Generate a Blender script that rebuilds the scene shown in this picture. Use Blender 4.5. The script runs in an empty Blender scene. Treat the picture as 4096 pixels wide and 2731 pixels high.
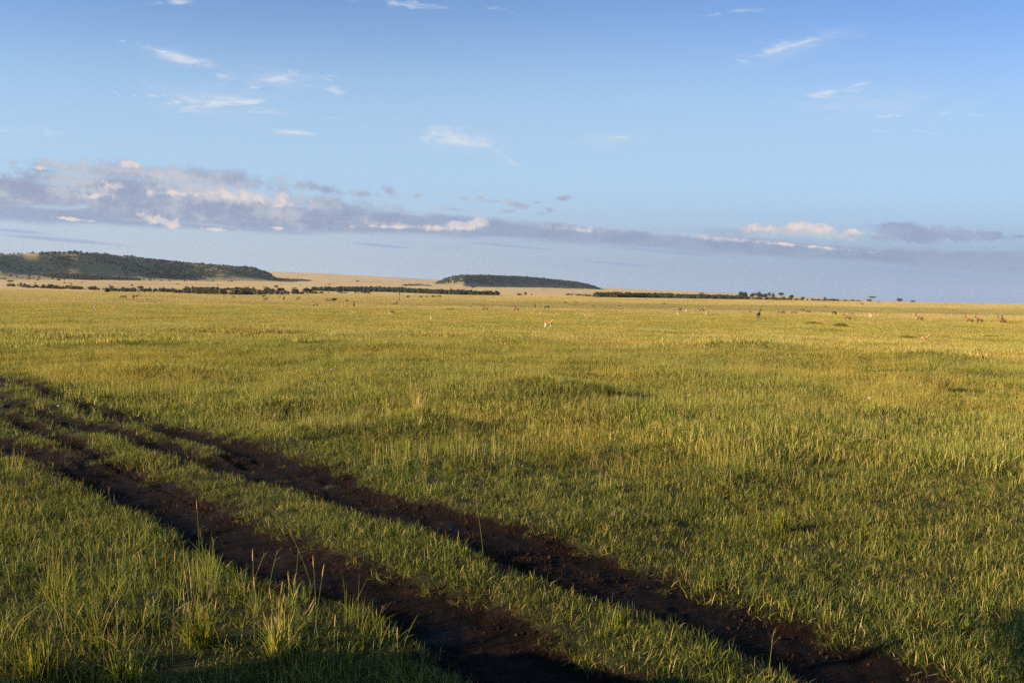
import bpy, bmesh, math, random
import numpy as np
from mathutils import Vector, Matrix, Euler

rng = np.random.default_rng(7)
random.seed(7)
SC = bpy.context.scene
COL = SC.collection
PI = math.pi

# ------------------------------------------------------------------ camera
F = 3277.0                       # focal length in pixels of the 4096 px wide photograph
CAMH = 2.4
PITCH = math.atan(189.0 / F)
ROLL = math.radians(1.0)
fwd = Vector((0, math.cos(PITCH), -math.sin(PITCH)))
R0 = Vector((1, 0, 0)); U0 = R0.cross(fwd)
RX = R0 * math.cos(ROLL) + U0 * math.sin(ROLL)
UP = -R0 * math.sin(ROLL) + U0 * math.cos(ROLL)
cam_d = bpy.data.cameras.new('camera')
cam = bpy.data.objects.new('camera', cam_d); COL.objects.link(cam)
cam.matrix_world = Matrix(((RX.x, UP.x, -fwd.x, 0), (RX.y, UP.y, -fwd.y, 0), (RX.z, UP.z, -fwd.z, CAMH), (0, 0, 0, 1)))
cam_d.sensor_width = 36; cam_d.lens = 36 * F / 4096
cam_d.clip_start = 0.1; cam_d.clip_end = 60000
SC.camera = cam

def ray(px, py):
    d = fwd * F + RX * (px - 2048) - UP * (py - 1365.5)
    return d.normalized()
def hor(px):                     # row of the eye-level horizon at a column
    return 1176 + (px - 2048) * math.tan(ROLL)

# ------------------------------------------------------------------ noise
_tab = np.random.default_rng(3).random((256, 256))
def vnoise(x, y):
    xi = np.floor(x).astype(np.int64); yi = np.floor(y).astype(np.int64)
    fx = x - xi; fy = y - yi
    fx = fx * fx * (3 - 2 * fx); fy = fy * fy * (3 - 2 * fy)
    a = _tab[xi & 255, yi & 255]; b = _tab[(xi + 1) & 255, yi & 255]
    c = _tab[xi & 255, (yi + 1) & 255]; d = _tab[(xi + 1) & 255, (yi + 1) & 255]
    return (a * (1 - fx) + b * fx) * (1 - fy) + (c * (1 - fx) + d * fx) * fy
def fbm(x, y, s, o=4):           # centred on 0, roughly -1..1
    r = 0; a = 1.0; t = 0
    x = np.asarray(x, float) / s; y = np.asarray(y, float) / s
    for k in range(o):
        r = r + a * (vnoise(x + 17.3 * k, y + 9.1 * k) - .5) * 2; t += a
        a *= .5; x = x * 2.03; y = y * 2.03
    return r / t * 1.4
def sm(a, b, x):
    t = np.clip((x - a) / (b - a), 0, 1); return t * t * (3 - 2 * t)

# ------------------------------------------------------------------ terrain
RK = [0, 18, 50, 110, 200, 320, 500]
ZK = [0, 0, -.55, -2.0, -2.1, -1.75, -1.35]
XC = [-400, 0, 700, 1200, 1600, 2500, 3000, 3500, 4096, 4500]
EC = [-17, -18, -23, -19, -12, -7, -6, -7, -6.5, -6.5]
E14 = [-8, -8, -9, -5, -3, -3, -8, -9, -10, -10]
XR = [-400, 0, 1090, 1300, 1760, 2390, 2800, 3150, 3500, 4500]
ER = [76, 74, 72, 70, 52, 33, 24, 12, -2, -7]
XH = [-400, 0, 300, 500, 650, 930, 1010, 1075, 1120, 1250]
EH = [124, 126, 133, 126, 113, 91, 86, 64, 44, 32]
XM = [1700, 1740, 1780, 1840, 1900, 2000, 2100, 2200, 2300, 2350, 2400]
EM = [24, 38, 56, 71, 71, 69, 66, 60, 51, 41, 24]
TH = math.radians(46.5)
RUTS = []                        # filled below: (u knots, v_lo, v_hi)

def slope_z(r, xp, ca):
    ec = np.interp(xp, XC, EC); e14 = np.interp(xp, XC, E14); er = np.interp(xp, XR, ER)
    zn = np.interp(r, RK, ZK)
    z8 = CAMH + ec * 800 * ca / F
    z = np.where(r < 500, zn, ZK[-1] + (z8 - ZK[-1]) * sm(500, 800, r))
    f = np.interp(r, [1400, 2500, 5500, 9000], [0, .33, .68, 1.0])
    ef = e14 + (er - e14) * f
    zf = CAMH + ef * r * ca / F
    z14 = CAMH + e14 * 1400 * ca / F
    dip = z8 + (z14 - z8) * sm(900, 1400, r) - 1.5 * sm(810, 950, r) * (1 - sm(1050, 1400, r))
    z = np.where(r >= 800, dip, z)
    z = np.where(r >= 1400, zf, z)
    zr = CAMH + er * 9000 * ca / F
    z = np.where(r >= 9000, zr - (r - 9000) * .03, z)
    return z

def cover(x, y):
    """how much of the ground is green scrub: faces of the tableland and the mesa"""
    r = np.hypot(x, y) + 1e-6
    az = np.clip(np.arctan2(x, y), -math.radians(36), math.radians(36)); ca = np.cos(az); xp = 2048 + F * np.tan(az)
    s = r * ca - np.interp(xp, [0, 1090], [3000, 4300])
    n = fbm(x, y, 260, 4)
    a = sm(-680, -480, s + n * 120) * (1 - sm(-10, 50, s)) * (xp < 1180)
    a = a * (.75 + .25 * sm(-.4, .5, n + .8 * sm(500, 800, xp)))
    sp = r * ca - np.interp(xp, [1740, 1850, 2391], [5700, 5200, 6500])
    b = sm(-330, -250, sp) * (1 - sm(900, 1100, sp)) * (xp > 1735) * (xp < 2395)
    return np.maximum(a, b)

def base_z(x, y):
    x = np.asarray(x, float); y = np.asarray(y, float)
    r = np.hypot(x, y) + 1e-6
    az = np.clip(np.arctan2(x, y), -math.radians(36), math.radians(36))
    ca = np.cos(az); xp = 2048 + F * np.tan(az)
    z = slope_z(r, xp, ca)
    # left tableland: its face trends away to the right
    dc = np.interp(xp, [0, 1090], [3000, 4300])
    nz = fbm(x, y, 420, 4); n2 = fbm(x, y, 150, 3)
    s = r * ca - dc + nz * 110 + n2 * 35
    zt = CAMH + np.interp(xp, XH, EH) * dc / F
    p = np.interp(s, [-640, -360, -220, -50, 0, 900, 1900], [0, .11, .30, .95, 1, 1.03, 0])
    zh = z + (zt - z) * p
    w = (xp < 1250)
    z = np.where(w & (zt > z), np.maximum(z, zh) , z)
    # wooded mesa
    dm = np.interp(xp, [1740, 1850, 2391], [5700, 5200, 6500])
    s = r * ca - dm + n2 * 30
    zt = CAMH + np.interp(xp, XM, EM) * dm / F
    p = np.interp(s, [-260, -120, 0, 700, 1100], [0, .6, 1, 1, 0])
    z = np.where((xp > 1700) & (xp < 2400) & (zt > z), z + (zt - z) * p, z)
    # broad undulation
    far = sm(1300, 2600, r)
    z = z + far * (fbm(x, y, 700, 3) * 4) * sm(1300, 4000, r)
    z = z + fbm(x, y, 60, 3) * .22 * sm(30, 120, r) * (1 - far)
    return z

MOUNDS = []                      # (x, y, radius, height)

def mound_z(x, y):
    z = 0
    for mx, my, mr, mh in MOUNDS:
        d2 = ((x - mx) ** 2 + (y - my) ** 2) / mr ** 2
        z = z + mh * np.exp(-np.minimum(d2, 30) * 1.8)
    return z

def uv(x, y):
    return -x * math.sin(TH) + y * math.cos(TH), x * math.cos(TH) + y * math.sin(TH)

def dirt(x, y):                  # signed distance-like value: >0 inside a rut (metres)
    u, v = uv(x, y)
    n = fbm(x, y, .55, 3) * .07 + fbm(x, y, 2.5, 2) * .06
    best = np.full(np.shape(u), -9.0)
    for uk, lo, hi in RUTS:
        l = np.interp(u, uk, lo); h = np.interp(u, uk, hi)
        d = np.minimum(v - l, h - v) + n
        d = np.where((u > uk[-1]), d - (u - uk[-1]) * .3, d)
        d = np.where((u < uk[0]), d - (uk[0] - u) * .3, d)
        best = np.maximum(best, d)
    return best

def detail_z(x, y):
    r = np.hypot(x, y)
    near = 1 - sm(60, 220, r)
    z = near * (fbm(x, y, 4.0, 3) * .12 * (1 - .7 * sm(35, 90, r)) + fbm(x, y, 13, 2) * .16)
    d = dirt(x, y)
    k = np.where(r < 60, sm(-.14, .2, d), 0)
    z = z - k * (.10 + fbm(x, y, 1.3, 2) * .02)
    z = z + np.where(r < 40, k * (fbm(x, y, .16, 3) * .016 + np.abs(fbm(x, y, .4, 2)) * .02), 0)
    return z, d

def ground_z(x, y):
    z, _ = detail_z(x, y)
    return base_z(x, y) + z + mound_z(x, y)

def hit(px, py, dmin=2.0, dmax=11000):
    """ground point seen at a pixel of the photograph"""
    d = ray(px, py)
    Y = dmin * (dmax / dmin) ** (np.arange(1600) / 1599.0)
    X = Y * d.x / d.y; Zr = CAMH + Y * d.z / d.y
    g = base_z(X, Y)
    b = np.nonzero(g >= Zr)[0]
    i = b[0] if len(b) else len(Y) - 1
    if i > 0 and len(b):
        a0 = Zr[i-1] - g[i-1]; a1 = g[i] - Zr[i]
        t = a0 / (a0 + a1 + 1e-9)
        return X[i-1] + (X[i]-X[i-1]) * t, Y[i-1] + (Y[i]-Y[i-1]) * t
    return X[i], Y[i]

def rut(upper, lower):
    """two edges traced along the rut -> edges in track coordinates"""
    pu = sorted(uv(*hit(*p)) for p in upper); pl = sorted(uv(*hit(*p)) for p in lower)
    u0 = max(pu[0][0], pl[0][0]) if False else min(pu[0][0], pl[0][0])
    u1 = max(pu[-1][0], pl[-1][0])
    uk = np.linspace(u0, u1, 60)
    hi = np.interp(uk, [p[0] for p in pu], [p[1] for p in pu])
    lo = np.interp(uk, [p[0] for p in pl], [p[1] for p in pl])
    return (uk, lo, hi)
_r = []
# far rut, near rut, and the four older strands they come out of
_r.append(rut([(1131,1838),(1400,1925),(1730,2020),(2048,2105),(2700,2270),(3200,2408),(3700,2545),(4400,2740)],
              [(1131,1925),(1400,2040),(1730,2150),(2048,2285),(2400,2370),(2700,2465),(3200,2668),(3700,2850),(4400,3150)]))
_r.append(rut([(560,1885),(774,1955),(1000,2045),(1400,2221),(1730,2330),(2048,2415),(2400,2600),(2800,2725),(3400,2980)],
              [(286,1895),(387,1970),(583,2055),(762,2162),(982,2281),(1220,2364),(1549,2448),(1668,2510),(1787,2614),(1906,2725),(2300,3000)]))
def strand(c, w):
    return rut([(x, y - w(x)) for x, y in c], [(x, y + w(x)) for x, y in c])
_r.append(strand([(-300,1450),(0,1527),(143,1552),(250,1592),(417,1643),(595,1687),(744,1729),(893,1770),(1012,1806),(1250,1880)], lambda x: 15 + max(x, 0) * .018))
_r.append(strand([(-200,1560),(0,1605),(179,1651),(250,1678),(357,1703),(476,1727),(595,1764),(714,1800),(804,1836),(952,1871),(1131,1915)], lambda x: 17 + max(x, 0) * .016))
_r.append(strand([(-200,1600),(0,1663),(149,1711),(268,1764),(387,1812),(506,1871),(625,1913),(774,1965)], lambda x: 20 + max(x, 0) * .010))
_r.append(strand([(-300,1700),(0,1776),(149,1818),(250,1854),(327,1892),(417,1935),(536,1990)], lambda x: 32 + max(x, 0) * .02))
RUTS = _r

for px, py, rad, hh in ((2290, 1570, 1.8, .42), (2120, 1560, 1.5, .30), (1640, 1700, 1.1, .34), (1780, 1720, 1.0, .22), (600, 1490, 2.2, .42), (780, 1500, 2.0, .30), (-40, 1336, 6, .75),
                      (1100, 1610, 1.3, .28), (1500, 1400, 3.0, .4), (2700, 1500, 2.2, .32), (3250, 1730, 1.1, .24), (2950, 1900, .8, .20), (3550, 1640, 1.4, .26), (2500, 1800, .9, .22),
                      (1900, 1850, .8, .20), (3900, 1850, .9, .22), (3400, 2050, .6, .17), (2500, 2080, .6, .15), (1250, 1750, .9, .20), (350, 1360, 3.5, .45), (2000, 1370, 4, .40), (3000, 1400, 3.2, .4),
                      (3700, 1440, 2.6, .35), (900, 1330, 4.5, .5), (2550, 1330, 5, .5), (3200, 1340, 5, .5), (250, 2480, .45, .14), (560, 2400, .4, .12), (3800, 2150, .55, .14)):
    _x, _y = hit(px, py, 3, 300); MOUNDS.append((_x, _y, rad * 1.15, hh * .52))

# ------------------------------------------------------------------ object helpers
def tag(o, label=None, cat=None, group=None, kind=None):
    if label: o['label'] = label
    if cat: o['category'] = cat
    if group: o['group'] = group
    if kind: o['kind'] = kind
    return o
def mesh_obj(name, me, mat=None, parent=None):
    o = bpy.data.objects.new(name, me); COL.objects.link(o)
    if mat and not me.materials: me.materials.append(mat)
    if parent: o.parent = parent
    return o
def empty(name, loc, rz=0):
    o = bpy.data.objects.new(name, None); COL.objects.link(o)
    o.location = loc; o.rotation_euler = (0, 0, rz); o.empty_display_size = .2
    return o
def mesh_arrays(name, V, Q=None, T=None, smooth=False):
    me = bpy.data.meshes.new(name)
    V = np.asarray(V, np.float32)
    nq = 0 if Q is None else len(Q); nt = 0 if T is None else len(T)
    me.vertices.add(len(V)); me.vertices.foreach_set('co', V.ravel())
    me.loops.add(nq * 4 + nt * 3)
    li = []
    if nq: li.append(np.asarray(Q, np.int32).ravel())
    if nt: li.append(np.asarray(T, np.int32).ravel())
    me.loops.foreach_set('vertex_index', np.concatenate(li))
    me.polygons.add(nq + nt)
    st = np.concatenate([np.arange(nq) * 4, nq * 4 + np.arange(nt) * 3]).astype(np.int32)
    me.polygons.foreach_set('loop_start', st)
    if smooth: me.polygons.foreach_set('use_smooth', np.ones(nq + nt, bool))
    me.update(calc_edges=True)
    return me

# ------------------------------------------------------------------ node helpers
class NT:
    def __init__(s, tree): s.t = tree; s.n = tree.nodes; s.l = tree.links
    def new(s, t, **k):
        n = s.n.new(t)
        for a, b in k.items(): setattr(n, a, b)
        return n
    def put(s, sock, v):
        if v is None: return
        if isinstance(v, bpy.types.NodeSocket): s.l.new(v, sock)
        else: sock.default_value = v
    def math(s, op, a, b=None, c=None, clamp=False):
        n = s.new('ShaderNodeMath', operation=op, use_clamp=clamp)
        s.put(n.inputs[0], a); s.put(n.inputs[1], b)
        if c is not None: s.put(n.inputs[2], c)
        return n.outputs[0]
    def mr(s, v, a, b, c=0., d=1., smooth=True):
        n = s.new('ShaderNodeMapRange', interpolation_type='SMOOTHSTEP' if smooth else 'LINEAR')
        for i, q in enumerate((v, a, b, c, d)): s.put(n.inputs[i], q)
        return n.outputs[0]
    def mix(s, f, a, b, mode='MIX'):
        n = s.new('ShaderNodeMix', data_type='RGBA', blend_type=mode)
        s.put(n.inputs[0], f); s.put(n.inputs[6], a); s.put(n.inputs[7], b)
        return n.outputs[2]
    def noise(s, vec, scale, detail=4, rough=.5, dist=0., lac=2.0):
        n = s.new('ShaderNodeTexNoise')
        s.put(n.inputs['Vector'], vec); s.put(n.inputs['Scale'], scale); s.put(n.inputs['Detail'], detail)
        s.put(n.inputs['Roughness'], rough); s.put(n.inputs['Distortion'], dist)
        return n.outputs['Fac']
    def vm(s, op, a, b=None):
        n = s.new('ShaderNodeVectorMath', operation=op)
        s.put(n.inputs[0], a)
        if b is not None: s.put(n.inputs[1], b)
        return n.outputs[0] if op not in ('LENGTH', 'DOT_PRODUCT', 'DISTANCE') else n.outputs[1]
    def attr(s, name, kind='GEOMETRY'):
        n = s.new('ShaderNodeAttribute', attribute_name=name, attribute_type=kind); return n
def C(r, g, b): return (r, g, b, 1)

def new_mat(name):
    m = bpy.data.materials.new(name); m.use_nodes = True
    m.node_tree.nodes.clear()
    return m, NT(m.node_tree)
def finish(m, t, shader, disp=None):
    o = t.new('ShaderNodeOutputMaterial'); t.l.new(shader, o.inputs['Surface'])
    return m
def principled(t, col, rough=.8, spec=.2, bump=None, strength=.3, dist=.02, sheen=0):
    p = t.new('ShaderNodeBsdfPrincipled')
    t.put(p.inputs['Base Color'], col); t.put(p.inputs['Roughness'], rough)
    t.put(p.inputs['Specular IOR Level'], spec)
    if sheen is not 0: t.put(p.inputs['Sheen Weight'], sheen); p.inputs['Sheen Roughness'].default_value = .6; p.inputs['Sheen Tint'].default_value = (.9, .72, .42, 1)
    if False: p.inputs['Sheen Weight'].default_value = sheen; p.inputs['Sheen Roughness'].default_value = .8
    if bump is not None:
        b = t.new('ShaderNodeBump'); t.put(b.inputs['Height'], bump)
        b.inputs['Strength'].default_value = strength; b.inputs['Distance'].default_value = dist
        t.l.new(b.outputs[0], p.inputs['Normal'])
    return p.outputs[0]

def mat_blades(name='grass_blades', trans=.36, straw_bias=0.0):
    m, t = new_mat(name)
    bc = t.attr('bc').outputs['Color']
    g = t.new('ShaderNodeNewGeometry').outputs['Position']
    n1 = t.noise(g, .11, 3, .55)          # swards some nine metres across
    n2 = t.noise(g, .9, 2, .5)
    dry = t.mr(n1, .42, .66, 0, 1)
    rnd = t.new('ShaderNodeObjectInfo').outputs['Random']
    warm = t.mix(1.0, bc, C(1.14, 1.04, .84), 'MULTIPLY')
    cool = t.mix(1.0, bc, C(.92, .98, .88), 'MULTIPLY')
    c = t.mix(dry, cool, warm)
    sp = t.new('ShaderNodeSeparateXYZ'); t.l.new(g, sp.inputs[0])
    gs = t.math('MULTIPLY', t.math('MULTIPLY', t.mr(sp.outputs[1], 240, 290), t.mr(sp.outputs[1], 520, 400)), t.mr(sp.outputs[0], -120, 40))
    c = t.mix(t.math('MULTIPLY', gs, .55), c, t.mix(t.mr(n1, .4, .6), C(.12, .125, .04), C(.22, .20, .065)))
    hv = t.new('ShaderNodeHueSaturation')
    t.put(hv.inputs['Color'], c)
    t.put(hv.inputs['Hue'], t.mr(n2, .3, .7, .487, .512, False))
    t.put(hv.inputs['Value'], t.mr(rnd, 0, 1, .82, 1.2, False))
    col = hv.outputs[0]
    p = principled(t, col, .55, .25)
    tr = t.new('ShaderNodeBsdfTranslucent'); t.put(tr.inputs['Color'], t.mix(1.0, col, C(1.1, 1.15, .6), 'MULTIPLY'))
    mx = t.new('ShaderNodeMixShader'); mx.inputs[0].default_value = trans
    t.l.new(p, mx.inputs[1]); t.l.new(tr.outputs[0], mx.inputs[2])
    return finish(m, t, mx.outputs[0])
M_BLADE = mat_blades()

def mat_ground():
    m, t = new_mat('savanna_ground')
    g = t.new('ShaderNodeNewGeometry').outputs['Position']
    d = t.attr('dirt').outputs['Fac']
    sep = t.new('ShaderNodeSeparateXYZ'); t.l.new(g, sep.inputs[0])
    dist = t.vm('LENGTH', g)
    # stretched coordinates are avoided: everything sits in world metres
    nA = t.noise(g, .012, 5, .6); nB = t.noise(g, .08, 4, .6); nC = t.noise(g, .0016, 5, .6); nD = t.noise(g, 1.5, 3, .6)
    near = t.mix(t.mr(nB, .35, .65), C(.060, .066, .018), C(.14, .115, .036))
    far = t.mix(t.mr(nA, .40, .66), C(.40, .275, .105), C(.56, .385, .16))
    far = t.mix(t.math('MULTIPLY', t.mr(nC, .52, .66), .6), far, C(.20, .165, .072))
    far = t.mix(t.math('MULTIPLY', t.mr(nB, .56, .72), .35), far, C(.16, .13, .05))
    far = t.mix(t.attr('cover').outputs['Fac'], far, t.mix(t.mr(nB, .35, .6), C(.075, .080, .030), C(.19, .165, .070)))
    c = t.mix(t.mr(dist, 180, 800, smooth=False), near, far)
    shaded_thatch = t.mix(t.mr(nD, .35, .65), C(.022, .024, .008), C(.060, .052, .020))  # thatch colour darkened to stand for shade in the gaps between blades
    c = t.mix(t.mr(dist, 12, 60), shaded_thatch, c)
    sn = t.noise(g, 9, 5, .65); sn2 = t.noise(g, 2.2, 3, .5)
    soil = t.mix(t.mr(sn, .45, .75), C(.0050, .0030, .0021), C(.024, .0092, .0046))
    soil = t.mix(t.math('MULTIPLY', t.mr(sn2, .5, .7), .6), soil, C(.0035, .0030, .0032))
    edge = t.math('ADD', d, t.math('MULTIPLY', t.math('SUBTRACT', t.noise(g, 7, 4, .7), .5), .34))
    k = t.mr(edge, -.12, .04)
    c = t.mix(k, c, soil)
    b = t.noise(g, 26, 6, .7)
    SHEEN = t.math('MULTIPLY', t.mr(dist, 300, 1200), .07)
    rough = t.mix(k, C(.95, .95, .95), t.mix(t.mr(sn2, .58, .70), C(.95, .95, .95), C(.55, .55, .55)))
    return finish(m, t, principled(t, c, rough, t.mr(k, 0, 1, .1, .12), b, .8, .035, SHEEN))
M_GROUND = mat_ground()

def mat_simple(name, c1, c2, scale=3, rough=.8, spec=.2, bump=.3, bd=.02, obj=True, sheen=0):
    m, t = new_mat(name)
    v = t.new('ShaderNodeTexCoord').outputs['Object'] if obj else t.new('ShaderNodeNewGeometry').outputs['Position']
    n = t.noise(v, scale, 5, .6)
    c = t.mix(t.mr(n, .35, .65), C(*c1), C(*c2))
    return finish(m, t, principled(t, c, rough, spec, n, bump, bd, sheen))

def mat_leaves(name, c1, c2, c3):
    m, t = new_mat(name)
    g = t.new('ShaderNodeNewGeometry').outputs['Position']
    a = t.attr('lc').outputs['Fac']
    rnd = t.new('ShaderNodeObjectInfo').outputs['Random']
    n = t.noise(g, .02, 4, .6)
    c = t.mix(a, C(*c1), C(*c2))
    c = t.mix(t.math('MULTIPLY', t.mr(n, .5, .7), .7), c, C(*c3))
    hv = t.new('ShaderNodeHueSaturation'); t.put(hv.inputs['Color'], c)
    t.put(hv.inputs['Value'], t.mr(rnd, 0, 1, .7, 1.35, False))
    t.put(hv.inputs['Hue'], t.mr(rnd, 0, 1, .49, .51, False))
    p = principled(t, hv.outputs[0], .7, .15)
    tr = t.new('ShaderNodeBsdfTranslucent'); t.l.new(hv.outputs[0], tr.inputs['Color'])
    mx = t.new('ShaderNodeMixShader'); mx.inputs[0].default_value = .18
    t.l.new(p, mx.inputs[1]); t.l.new(tr.outputs[0], mx.inputs[2])
    return finish(m, t, mx.outputs[0])
M_LEAF = mat_leaves('olive_foliage', (.040, .052, .016), (.085, .092, .034), (.075, .062, .026))
M_WOODS = mat_leaves('thicket_foliage', (.042, .052, .020), (.072, .078, .034), (.075, .062, .032))
M_SCRUB = mat_leaves('scrub_foliage', (.062, .060, .026), (.105, .094, .045), (.115, .088, .046))
M_BRIGHT = mat_leaves('fresh_foliage', (.06, .11, .02), (.11, .17, .04), (.07, .12, .03))
M_BARK = mat_simple('pale_bark', (.16, .12, .08), (.32, .25, .17), 6)
M_DARKBARK = mat_simple('dark_bark', (.05, .038, .028), (.11, .085, .06), 6)

def mat_clod():
    m, t = new_mat('soil_crumbs')
    rnd = t.new('ShaderNodeObjectInfo').outputs['Random']
    c = t.mix(t.mr(rnd, .3, 1), C(.007, .004, .003), C(.040, .016, .008))
    return finish(m, t, principled(t, c, .9, .12))
M_CLOD = mat_clod()

# ------------------------------------------------------------------ the ground sheet
def build_ground():
    r = [1.2]
    while r[-1] < 26: r.append(r[-1] * 1.0055)
    while r[-1] < 900: r.append(r[-1] * 1.011)
    while r[-1] < 14000: r.append(r[-1] * 1.0125)
    r = np.array(r)
    fine = np.radians(np.arange(-40, 40.001, .13))
    rest = np.radians(np.arange(42.5, 318, 2.5))
    az = np.concatenate([fine, rest]); n = len(az)
    A, Rr = np.meshgrid(az, r)
    X = Rr * np.sin(A); Y = Rr * np.cos(A)
    dz, d = detail_z(X, Y)
    Z = base_z(X, Y) + dz + mound_z(X, Y)
    V = np.stack([X, Y, Z], -1).reshape(-1, 3)
    V = np.vstack([V, [[0, 0, float(ground_z(np.array([0.]), np.array([0.]))[0])]]])
    nr = len(r)
    i = np.arange(nr - 1)[:, None] * n; j = np.arange(n)[None, :]; j2 = (j + 1) % n
    Q = np.stack([i + j, i + n + j, i + n + j2, i + j2], -1).reshape(-1, 4)[:, ::-1]
    T = np.stack([np.full(n, len(V) - 1), j[0], j2[0]], -1)[:, ::-1]
    me = mesh_arrays('ground', V, Q, T, True)
    at = me.attributes.new('dirt', 'FLOAT', 'POINT')
    dd = np.where(np.hypot(X, Y) < 80, np.clip(d, -1, 1), -1).reshape(-1)
    at.data.foreach_set('value', np.append(dd, -1.).astype(np.float32))
    at = me.attributes.new('cover', 'FLOAT', 'POINT')
    cv = np.where(np.hypot(X, Y) > 2000, cover(X, Y), 0).reshape(-1)
    at.data.foreach_set('value', np.append(cv, 0).astype(np.float32))
    o = mesh_obj('ground', me, M_GROUND)
    tag(o, 'open grassy plain rising to a long tan ridge and a tableland', 'ground', kind='structure')
    return o

# ------------------------------------------------------------------ blades, tufts and swards
DEEP, FRESH, YEL, STRAW, BLUE, ROOT = (.046, .063, .009), (.158, .176, .018), (.37, .305, .048), (.54, .405, .145), (.074, .100, .028), (.030, .012, .0065)
def blades(name, N, R, L, W, lean, pal, curve=.6, seg=2, clump=0, mat=None, seeds=0, seedsize=(.07, .010)):
    """a patch of N tapered, bent blades; with SEEDS, that share of them carries a seed spike"""
    ang = rng.random(N) * 2 * PI; rad = np.sqrt(rng.random(N)) * R
    bx = rad * np.cos(ang); by = rad * np.sin(ang)
    if clump:
        k = max(1, int(clump)); cx = rng.normal(0, R * .5, k); cy = rng.normal(0, R * .5, k)
        w = rng.integers(0, k, N); q = rng.random(N) < .75
        bx = np.where(q, cx[w] + rng.normal(0, R * .09, N), bx); by = np.where(q, cy[w] + rng.normal(0, R * .09, N), by)
    h = rng.random(N) * 2 * PI
    ln = rng.uniform(L[0], L[1], N) * (0.65 + .35 * rng.random(N))
    le = np.abs(rng.normal(0, lean, N)); wd = rng.uniform(W[0], W[1], N)
    f = rng.random(N) * 2 * PI
    px_, py_ = np.cos(f) * wd / 2, np.sin(f) * wd / 2
    lv = seg + 1; V = []
    for s in range(lv):
        t = s / seg
        a = le + curve * t * le * 1.3
        hx = ln * t * np.sin(np.minimum(a, 1.7)); hz = ln * t * np.cos(np.minimum(a, 1.5))
        cx_, cy_ = bx + hx * np.cos(h), by + hx * np.sin(h)
        if s < seg:
            k = 1 - .45 * t
            V.append(np.stack([cx_ - px_ * k, cy_ - py_ * k, hz - .01], -1)); V.append(np.stack([cx_ + px_ * k, cy_ + py_ * k, hz - .01], -1))
        else: V.append(np.stack([cx_, cy_, hz - .01], -1))
    V = np.stack(V, 1); nv = V.shape[1]
    o = np.arange(N)[:, None] * nv
    Q = np.concatenate([o + np.array([[2*s, 2*s+1, 2*s+3, 2*s+2]]) for s in range(seg - 1)]) if seg > 1 else None
    T = o + np.array([[2*seg-2, 2*seg-1, 2*seg]])
    cols = np.array([p[1] for p in pal]); wts = np.array([p[0] for p in pal], float); wts /= wts.sum()
    ci = rng.choice(len(pal), N, p=wts)
    bc = cols[ci] * rng.uniform(.72, 1.3, (N, 1))
    BC = np.repeat(bc, nv, 0)
    V = V.reshape(-1, 3)
    if seeds:
        ns = max(1, int(N * seeds)); tip = V.reshape(N, nv, 3)[:ns, -1]; mid = V.reshape(N, nv, 3)[:ns, 0]
        dr = tip - mid; dr /= np.linalg.norm(dr, axis=1)[:, None] + 1e-9
        Ls = seedsize[0] * rng.uniform(.6, 1.3, ns); ws = seedsize[1] * rng.uniform(.7, 1.2, ns)
        base = len(V); SV = []; 
        for a0 in (0, PI / 2):
            ax = np.stack([np.cos(a0 + f[:ns]), np.sin(a0 + f[:ns]), np.zeros(ns)], -1)
            c0 = tip - dr * Ls[:, None] * .25
            SV += [c0, c0 + dr * (Ls * .4)[:, None] + ax * (ws / 2)[:, None], c0 + dr * Ls[:, None], c0 + dr * (Ls * .4)[:, None] - ax * (ws / 2)[:, None]]
        SV = np.stack(SV, 1).reshape(-1, 3)
        so = base + np.arange(ns)[:, None] * 8
        SQ = np.concatenate([so + np.array([[0, 1, 2, 3]]), so + np.array([[4, 5, 6, 7]])])
        V = np.vstack([V, SV]); Q = SQ if Q is None else np.concatenate([Q, SQ])
        sc = np.array([.38, .26, .11]) * rng.uniform(.7, 1.25, (ns, 1))
        BC = np.vstack([BC, np.repeat(sc, 8, 0)])
    me = mesh_arrays(name, V, Q, T)
    a = me.color_attributes.new('bc', 'FLOAT_COLOR', 'POINT')
    a.data.foreach_set('color', np.hstack([BC, np.ones((len(BC), 1))]).astype(np.float32).ravel())
    me.materials.append(mat or M_BLADE)
    return me

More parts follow.
